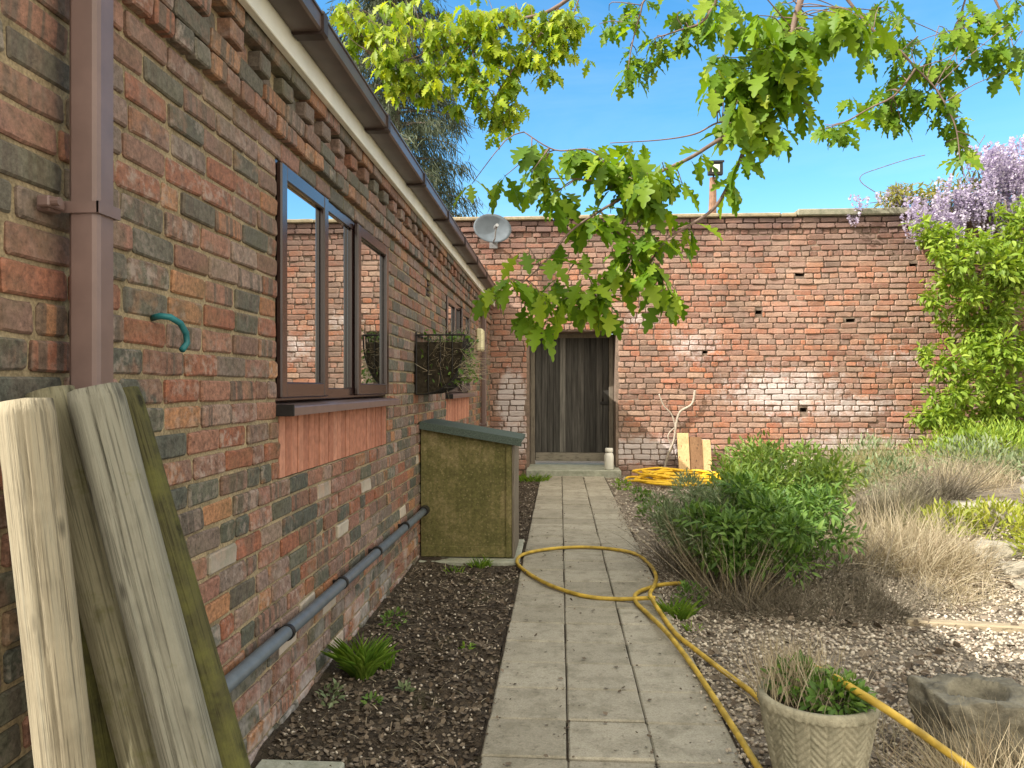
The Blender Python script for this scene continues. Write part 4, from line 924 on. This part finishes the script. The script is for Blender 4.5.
# rocks on the bank and timber edging
for i, (x, y, rx, ry, rz_, lab) in enumerate([(3.35, 6.25, .3, .2, .10, 'flat pale rock on top of the small rock pile'), (3.8, 5.75, .28, .2, .10, 'pale rock at the right edge of the rock pile'), (3.0, 5.5, .2, .15, .06, 'small rock half buried left of the rock pile'), (3.5, 5.0, .3, .14, .05, 'flat stone in front of the yellow green cushion'), (2.95, 4.85, .2, .12, .045, 'flat stone on the gravel in the sun'), (4.0, 5.1, .25, .16, .06, 'flat paving stone at the right edge of the gravel'), (4.2, 6.8, .3, .2, .12, 'rock in the dry grass at the right edge'), (3.0, 5.15, .16, .11, .05, 'small low rock between flat stones')]):
    rock('rock', (x, y, bedz(x, y)+rz_*.3), (rx*.75, ry*.75, rz_), 'rock', lab, 'rock', 3, .25, i*5.3, 'rocks on the sunny bank', 0, .6)
e0, e1 = onZ(905, 624, -.02), onZ(1040, 632, -.02); mb = MB(); an = math.atan2(e1.y-e0.y, e1.x-e0.x); mb.box(0, 1.0, -.035, .035, -.05, .03, .008, Matrix.Rotation(an, 3, 'Z'), e0); o = mb.build('timber_edging', 'sleeper'); tag(o, 'sawn timber edging lying across the sunny gravel', 'edging')

# climbing shrub and wisteria on the far wall
cs = thing('climbing_shrub', 'tall bright green shrub trained against the right end of the far wall', 'shrub', (6.6, 10.9, 0))
cl = []
for x, y, r, k in [(1005, 258, 40, 1), (960, 255, 32, .8), (1045, 270, 55, 1), (985, 270, 45, 1), (1030, 330, 55, 1), (975, 320, 35, .8), (990, 370, 45, 1), (950, 360, 28, .6), (1030, 400, 50, 1), (970, 410, 36, .9), (945, 425, 24, .6), (935, 240, 16, .5), (932, 300, 14, .25), (935, 355, 16, .4), (945, 390, 24, .5), (1000, 445, 40, .9), (1060, 450, 60, 1), (940, 230, 22, .5), (1080, 340, 60, 1), (930, 415, 18, .4), (1015, 215, 20, .5)]:
    Y = 10.75+random.uniform(-.35, .25); p = onY(x, y, Y); rr = r/F*Y; cl += multi((p.x, p.y, p.z), (rr, rr*.7, rr*.85), 8, int(900*k*(rr/.6)**1.5)+80)
foliage('foliage', cl, OVATE, .105, 'climber', cs, up=-.1, wob=.8, shell=.15)
mb = MB()
for x0, pts in [(6.6, [(1000, 480), (995, 380), (985, 280), (975, 235)]), (6.8, [(1020, 480), (1015, 350), (1010, 240), (1005, 200)]), (6.4, [(990, 470), (960, 420), (945, 365)])]:
    mb.tube(smooth_path([onY(a, b, 10.9) for a, b in pts], 6), [.022*(1-.6*i/18) for i in range(19)][:len(pts)*6-5], 7)
mb.build('stem', 'bark', cs)
wi = thing('wisteria', 'lilac wisteria in flower sprawling over the top of the far wall', 'wisteria', (6.5, YB+.2, GT))
def racemes(spots):
    L, D, S_ = [], [], []
    for p, ln in spots:
        k = int(95*ln/.28); t = rng.random(k); a = rng.uniform(0, 2*np.pi, k); rr = .065*(1-t)**.6+.008
        L.append(np.column_stack([p[0]+np.cos(a)*rr+.02*t, p[1]+np.sin(a)*rr, p[2]-t*ln])); D.append(np.column_stack([np.cos(a), np.sin(a), rng.normal(0, .4, k)])); S_.append(.046*(1-.5*t))
    return np.concatenate(L), np.concatenate(D), np.concatenate(S_)
spots = []
for x, y, r, n in [(1000, 165, 28, 26), (965, 190, 26, 26), (1015, 200, 30, 26), (985, 150, 16, 12), (940, 205, 20, 14), (1040, 170, 40, 34), (905, 190, 18, 8), (1080, 180, 40, 30), (925, 193, 16, 9), (1005, 145, 14, 10), (950, 220, 14, 8), (995, 205, 25, 14), (1120, 190, 40, 24)]:
    for _ in range(int(n*1.25)):
        q = onY(x+random.gauss(0, r*.6), y+6+random.gauss(0, r*.42), YB+random.uniform(-.55, .4)); spots.append((q, random.uniform(.22, .46)))
for x, y in ((856, 197), (853, 213), (862, 196), (882, 192)): spots.append((onY(x, y, YB-.12), .2))
L, D, S_ = racemes(spots); inst('blossom', *OVATE, L, D, rdir(len(L)), S_, 'wist_flower', wi, wid=S_*1.9)
cl = []
for x, y, r, n in [(930, 200, 28, 420), (900, 195, 16, 220), (970, 195, 34, 520), (1020, 180, 34, 520), (1000, 215, 25, 160), (1080, 190, 40, 300), (885, 200, 9, 50)]:
    q = onY(x, y, YB+.1); rr = r/F*YB; cl.append((q, (rr, .35, rr*.6), n))
foliage('foliage', cl, LANCE, .13, 'wist_leaf', wi, up=.1, wob=1.0, shell=.2)
mb = MB()
for pts in ([(1100, 205), (1010, 195), (950, 205), (905, 200), (870, 203)], [(880, 195), (862, 183), (862, 175), (880, 168), (905, 160), (925, 155)], [(990, 200), (975, 160), (985, 135)]):
    mb.tube(smooth_path([onY(a, b, YB+.05) for a, b in pts], 6), .006, 6)
mb.tube(smooth_path([(7.6, 11.3, 0), (7.55, 11.35, 1.5), (7.7, 11.38, 3), (7.4, YB-.05, 3.9), (7.2, YB+.05, 4.1)], 6), .04, 8)
mb.build('stem', 'bark', wi)

# dead vine, boards and bottle by the far wall
vn = [[(664, 470), (668, 455), (674, 440), (676, 425), (680, 412), (692, 404), (695, 390)], [(676, 430), (672, 415), (664, 406), (659, 394)], [(668, 455), (672, 448), (668, 436), (674, 428)]]
mb = MB()
for k, l in enumerate(vn): mb.tube(smooth_path([onY(a, b, YB-.06-.02*i/len(l)) for i, (a, b) in enumerate(l)], 5), .018 if k == 0 else .011, 7)
tag(mb.build('dead_vine', 'vine', None, True), 'pale twisted dead vine stem climbing the foot of the far wall', 'vine')
for (x0, x1, yt, m, lab) in [(677, 689, 433, 'plank_new', 'pale pine board leaning on the far wall, left of the brown one'), (688, 702, 437, 'plank_brown', 'brown board leaning on the far wall between two pale boards'), (700, 711, 440, 'plank_new', 'narrow pale board leaning on the far wall, right of the brown one')]:
    a, b = onY(x0, yt, YB-.08), onY(x1, yt, YB-.08); ww = b.x-a.x
    mb = MB(); mb.box(0, ww-.012, -.012, .012, 0, a.z/math.cos(.3), .003, Matrix.Rotation(-.3, 3, 'X'), (a.x, YB-.09-a.z*math.tan(.3), .0)); tag(mb.build('board', m), lab, 'board', 'boards leaning on the far wall')
bp = onY(609, 470, 11.25); bt = thing('white_bottle', 'white plastic bottle standing on the gate step', 'bottle', (bp.x, 11.25, .087))
mb = MB(); mb.lathe([(.001, 0), (.062, .0), (.068, .01), (.068, .20), (.055, .235), (.04, .25), (.04, .262)], 20, (bp.x, 11.25, .087)); mb.build('body', 'white_plastic', bt, True)
mb = MB(); mb.lathe([(.055, .255), (.058, .26), (.058, .305), (.05, .31), (.001, .31)], 20, (bp.x, 11.25, .087)); mb.build('cap', 'white_plastic', bt, True)

# ---- conifer beyond the wall
cf = thing('conifer', 'tall dark conifer with drooping branches beyond the garden wall', 'conifer tree', (-5.1, 23, 0))
mb = MB(); mb.tube([(-5.1, 23, -.1), (-5.05, 23, 8), (-5.1, 23, 19)], [.35, .24, .03], 10); 
L, D, S_ = [], [], []; br = MB()
for k in range(230):
    h = 2.5+16*(k/230)**1.0; rad = (3.5*(1-h/20.5)+.35)*random.uniform(.65, 1.12); a = k*2.399+random.uniform(-.3, .3); dv = Vector((math.cos(a), math.sin(a), 0))
    pts = [Vector((-5.08, 23, h))+dv*rad*t+Vector((0, 0, .35*t-.95*t*t*rad/3)) for t in (0, .25, .5, .75, 1)]
    br.tube(pts, [.04, .032, .024, .016, .008], 5)
    n = int(330*rad/2.5)+40
    t = np.sqrt(rng.random(n)); P_ = np.array([np.interp(t, [0, .25, .5, .75, 1], [p[i] for p in pts]) for i in range(3)]).T
    P_ += rng.normal(0, .14, (n, 3)); L.append(P_); D.append(np.array([dv.x*.35, dv.y*.35, -1.0])+rng.normal(0, .35, (n, 3))); S_.append(rng.uniform(.14, .42, n))
L, D, S_ = np.concatenate(L), np.concatenate(D), np.concatenate(S_)
mb.build('trunk', 'bark', cf); br.build('branches', 'bark', cf); inst('foliage', *LANCE, L, D, rdir(len(L)), S_, 'conifer', cf, wid=S_*.38)

# ---- oak overhanging from the right
oak = thing('oak_tree', 'oak tree with fresh lobed leaves overhanging the path from the upper right', 'oak tree', (4.3, 1.2, 0))
mb = MB(); mb.tube(smooth_path([(4.3, 1.2, -.1), (4.28, 1.25, 1.2), (4.2, 1.35, 2.6), (3.95, 1.6, 4.0), (3.6, 1.9, 5.4), (3.4, 2.1, 7)], 5), [.24*(1-.028*i) for i in range(26)], 14); mb.build('trunk', 'bark', oak, True)
brm = MB()
BP = []
def bough(pts, r0, r1):
    P_ = smooth_path(pts, 6); n = len(P_); BP.extend(p for i, p in enumerate(P_) if r0+(r1-r0)*i/(n-1) < .0125); brm.tube(P_, [r0+(r1-r0)*i/(n-1) for i in range(n)], 7)
D1 = 2.6
def px3(l, Y): return [onY(a, b, Y) for a, b in l]
trunk_tip = Vector((3.6, 1.9, 5.4)); tt2 = Vector((3.95, 1.6, 4.0))
bough([tt2, Vector((2.6, 2.2, 4.1)), Vector((1.5, 2.5, 3.3))]+px3([(810, -40), (806, -20)], D1), .05, .013)
bough(px3([(806, -20), (790, 40), (776, 95), (752, 132), (738, 165), (716, 206), (688, 226)], D1), .012, .0045)
bough(px3([(776, 95), (752, 132), (725, 137), (690, 158), (660, 172), (640, 184), (600, 181), (575, 179)], D1), .009, .003)
bough(px3([(648, 178), (622, 198), (600, 211), (570, 232), (545, 262), (520, 285)], D1), .006, .002)
bough(px3([(600, 211), (618, 232), (632, 258), (612, 285), (590, 300)], D1), .004, .002)
bough(px3([(690, 226), (668, 238), (650, 262)], D1), .004, .002)
bough(px3([(640, 184), (612, 170), (590, 150), (555, 150), (524, 132)], D1), .004, .002)
bough(px3([(752, 132), (722, 122), (695, 134), (660, 140), (610, 143)], D1), .004, .0015)
bough(px3([(845, -60), (830, -30), (868, 25), (897, 48), (916, 68), (938, 92), (955, 125), (960, 160)], 3.3), .008, .002)
bough(px3([(916, 68), (895, 95), (870, 108), (845, 122), (820, 130)], 3.3), .005, .002)
bough([trunk_tip, Vector((2.9, 3.0, 4.4))]+px3([(978, -90)], 3.6), .04, .008); bough(px3([(978, -90), (975, -40), (962, 10), (950, 38)], 3.6), .008, .002); bough(px3([(975, -40), (1000, 10), (1012, 40)], 3.6), .008, .002)
bough(px3([(745, -60), (730, -30), (706, 18), (680, 30), (655, 38)], 3.3), .01, .002)
bough(px3([(706, -40), (650, -5), (640, 15), (632, 45), (628, 70)], 3.3), .005, .002)
bough([trunk_tip, Vector((1.8, 4.0, 5.2))]+px3([(640, -60)], 4.8), .05, .016); bough(px3([(640, -60), (560, 5), (520, 20), (478, 38), (430, 52), (390, 66)], 4.8), .015, .003)
bough(px3([(560, 5), (545, 28), (520, 60), (498, 92), (492, 110)], 4.8), .008, .002); bough(px3([(478, 38), (452, 62), (425, 85), (395, 96)], 4.8), .006, .002); bough(px3([(470, 40), (478, 70), (492, 95), (512, 112)], 4.8), .005, .002)
bough(px3([(590, -40), (575, 10), (560, 40)], 4.8), .006, .002)
def oak_clusters(lst, Y, leaf, dn=.9):
    L, D = [], []
    near_ = [p for p in BP if abs(p.y-Y) < .5]
    for x, y, r, n in lst:
        done = 0
        while done < n:
            k = min(n-done, random.randint(4, 7)); q = onY(x+random.gauss(0, r*.5), y+random.gauss(0, r*.45), Y+random.gauss(0, r/F*Y*.6)); a0 = random.random()*6.28
            if random.random() < .7:
                q0 = min(near_, key=lambda p: (p-q).length); v_ = q-q0; sd = Vector((random.gauss(0, .12), random.gauss(0, .12), random.gauss(.08, .12)))*v_.length
                if v_.length < .55: brm.tube(smooth_path([q0, q0+v_*.5+sd, q], 3), [.0024, .0022, .002, .0019, .0017, .0015, .0013], 5)
            for i in range(k):
                a = a0+i*6.28/k+random.gauss(0, .3); L.append(q+Vector((random.gauss(0, .006), random.gauss(0, .006), random.gauss(0, .006)))); D.append((math.cos(a)*.8, math.sin(a)*.8, -dn*random.uniform(.3, 1.5)))
            done += k
    return L, D
near = [(790, 25, 30, 40), (755, 40, 26, 40), (775, 75, 30, 46), (740, 85, 24, 34), (760, 115, 22, 34), (790, 95, 18, 16), (720, 60, 18, 18), (745, 15, 26, 30), (775, 130, 12, 8), (830, 15, 24, 24), (862, 24, 18, 16), (715, 95, 14, 12),
        (640, 165, 22, 20), (655, 180, 18, 18), (620, 150, 16, 12), (605, 155, 14, 10), (672, 178, 12, 9), (683, 188, 8, 4), (577, 152, 14, 12), (648, 200, 10, 6), (618, 185, 8, 5),
        (545, 172, 16, 12), (560, 185, 14, 10), (525, 150, 10, 5), (500, 180, 14, 5), (535, 165, 12, 6), (474, 188, 10, 3),
        (635, 225, 16, 12), (630, 250, 16, 14), (612, 262, 14, 12), (645, 270, 14, 10), (600, 285, 14, 10), (575, 290, 14, 9), (560, 295, 14, 10), (535, 290, 14, 9), (505, 288, 12, 7), (525, 312, 12, 8), (545, 318, 12, 8), (575, 252, 8, 3), (605, 305, 10, 5), (675, 285, 9, 7), (665, 292, 7, 4), (530, 255, 8, 3), (500, 297, 10, 5), (640, 245, 14, 8)]
L, D = oak_clusters([(a, b, c*1.05, int(d*1.2)) for a, b, c, d in near], D1, .12)
for p in BP:                                 # leaves along the twigs themselves
    if abs(p.y-D1) < .05 and random.random() < .22:
        for i in range(random.randint(2, 4)): a = random.random()*6.28; L.append(p+Vector((0, 0, -.004))); D.append((math.cos(a)*.8, math.sin(a)*.8, random.uniform(-1.2, .1)))
n = len(L); a_ = np.array([tuple(p) for p in L])
inst('foliage', *OAK, a_, np.array(D), rdir(n)*.5+np.array([0, -.2, 1.]), rng.uniform(.06, .14, n), 'oak_leaf', oak, rnd=np.clip(rng.beta(2, 2.4, n), 0, 1))
mid = [(905, 75, 16, 16), (925, 90, 18, 24), (890, 95, 16, 20), (945, 85, 16, 18), (870, 108, 12, 12), (845, 130, 12, 10), (830, 125, 8, 5), (955, 110, 14, 14), (958, 135, 12, 12), (962, 155, 10, 8), (935, 110, 10, 8), (855, 98, 9, 6), (900, 55, 8, 5),
       (960, 15, 20, 24), (990, 40, 16, 16), (1010, 15, 22, 26), (995, 60, 10, 6), (945, 45, 10, 7), (1020, 45, 12, 10), (975, 50, 12, 8),
       (640, 60, 14, 18), (630, 75, 10, 10), (660, 45, 14, 16), (685, 40, 10, 8), (640, 15, 12, 8), (655, 70, 8, 5), (620, 5, 12, 8), (690, 8, 14, 12), (720, 8, 16, 14), (880, 12, 20, 22), (905, 35, 16, 14), (1015, 65, 12, 12), (985, 15, 18, 20), (930, 65, 12, 12), (700, 25, 14, 10), (610, 25, 10, 8), (870, 50, 12, 8), (900, 118, 10, 8), (955, 60, 10, 8)]
L, D = oak_clusters([(a, b, c*1.1, int(d*1.2)) for a, b, c, d in mid], 3.4, .12)
for p in BP:
    if 3.25 < p.y < 3.65 and random.random() < .3:
        for i in range(random.randint(2, 4)): a = random.random()*6.28; L.append(p+Vector((0, 0, -.004))); D.append((math.cos(a)*.8, math.sin(a)*.8, random.uniform(-1.2, .1)))
n = len(L); a_ = np.array([tuple(p) for p in L])
inst('foliage', *OAK, a_, np.array(D), rdir(n)*.5+np.array([0, -.2, 1.]), rng.uniform(.055, .115, n), 'oak_leaf', oak, rnd=rng.beta(1.6, 3, n))
sunlit_sprays = [(365, 25, 20, 40), (395, 45, 22, 50), (420, 70, 20, 44), (440, 35, 22, 50), (470, 20, 22, 50), (500, 15, 20, 46), (535, 25, 20, 46), (565, 15, 18, 40), (455, 65, 20, 44), (400, 80, 14, 24), (430, 92, 14, 22), (385, 60, 14, 26), (495, 50, 16, 34), (530, 55, 16, 34), (560, 45, 16, 32), (510, 78, 12, 20), (545, 72, 10, 14), (492, 108, 16, 34), (515, 112, 12, 20), (475, 92, 12, 18), (480, 70, 14, 22), (350, 40, 14, 16), (575, 30, 10, 12), (455, 105, 8, 8), (410, 15, 22, 40), (348, 8, 14, 16), (500, 122, 10, 12)]
L, D = oak_clusters([(a, b, c*1.15, int(d*2.9)) for a, b, c, d in sunlit_sprays], 4.8, .13); n = len(L); a_ = np.array([tuple(p) for p in L])
inst('foliage', *OAK, a_, np.array(D), rdir(n)*.5+np.array([0, -.2, 1.]), rng.uniform(.055, .115, n), 'oak_leaf_sunlit', oak)
brm.build('branches', 'twig', oak, True)
# upper crown, above the picture
cl = [((3.4+random.gauss(0, 1.3), 2.2+random.gauss(0, 1.3), 6.4+random.gauss(0, .8)), (.9, .9, .6), 260) for _ in range(12)]
foliage('foliage', cl, OAK, .12, 'oak_leaf', oak, up=-.3, wob=.8, shell=.2)
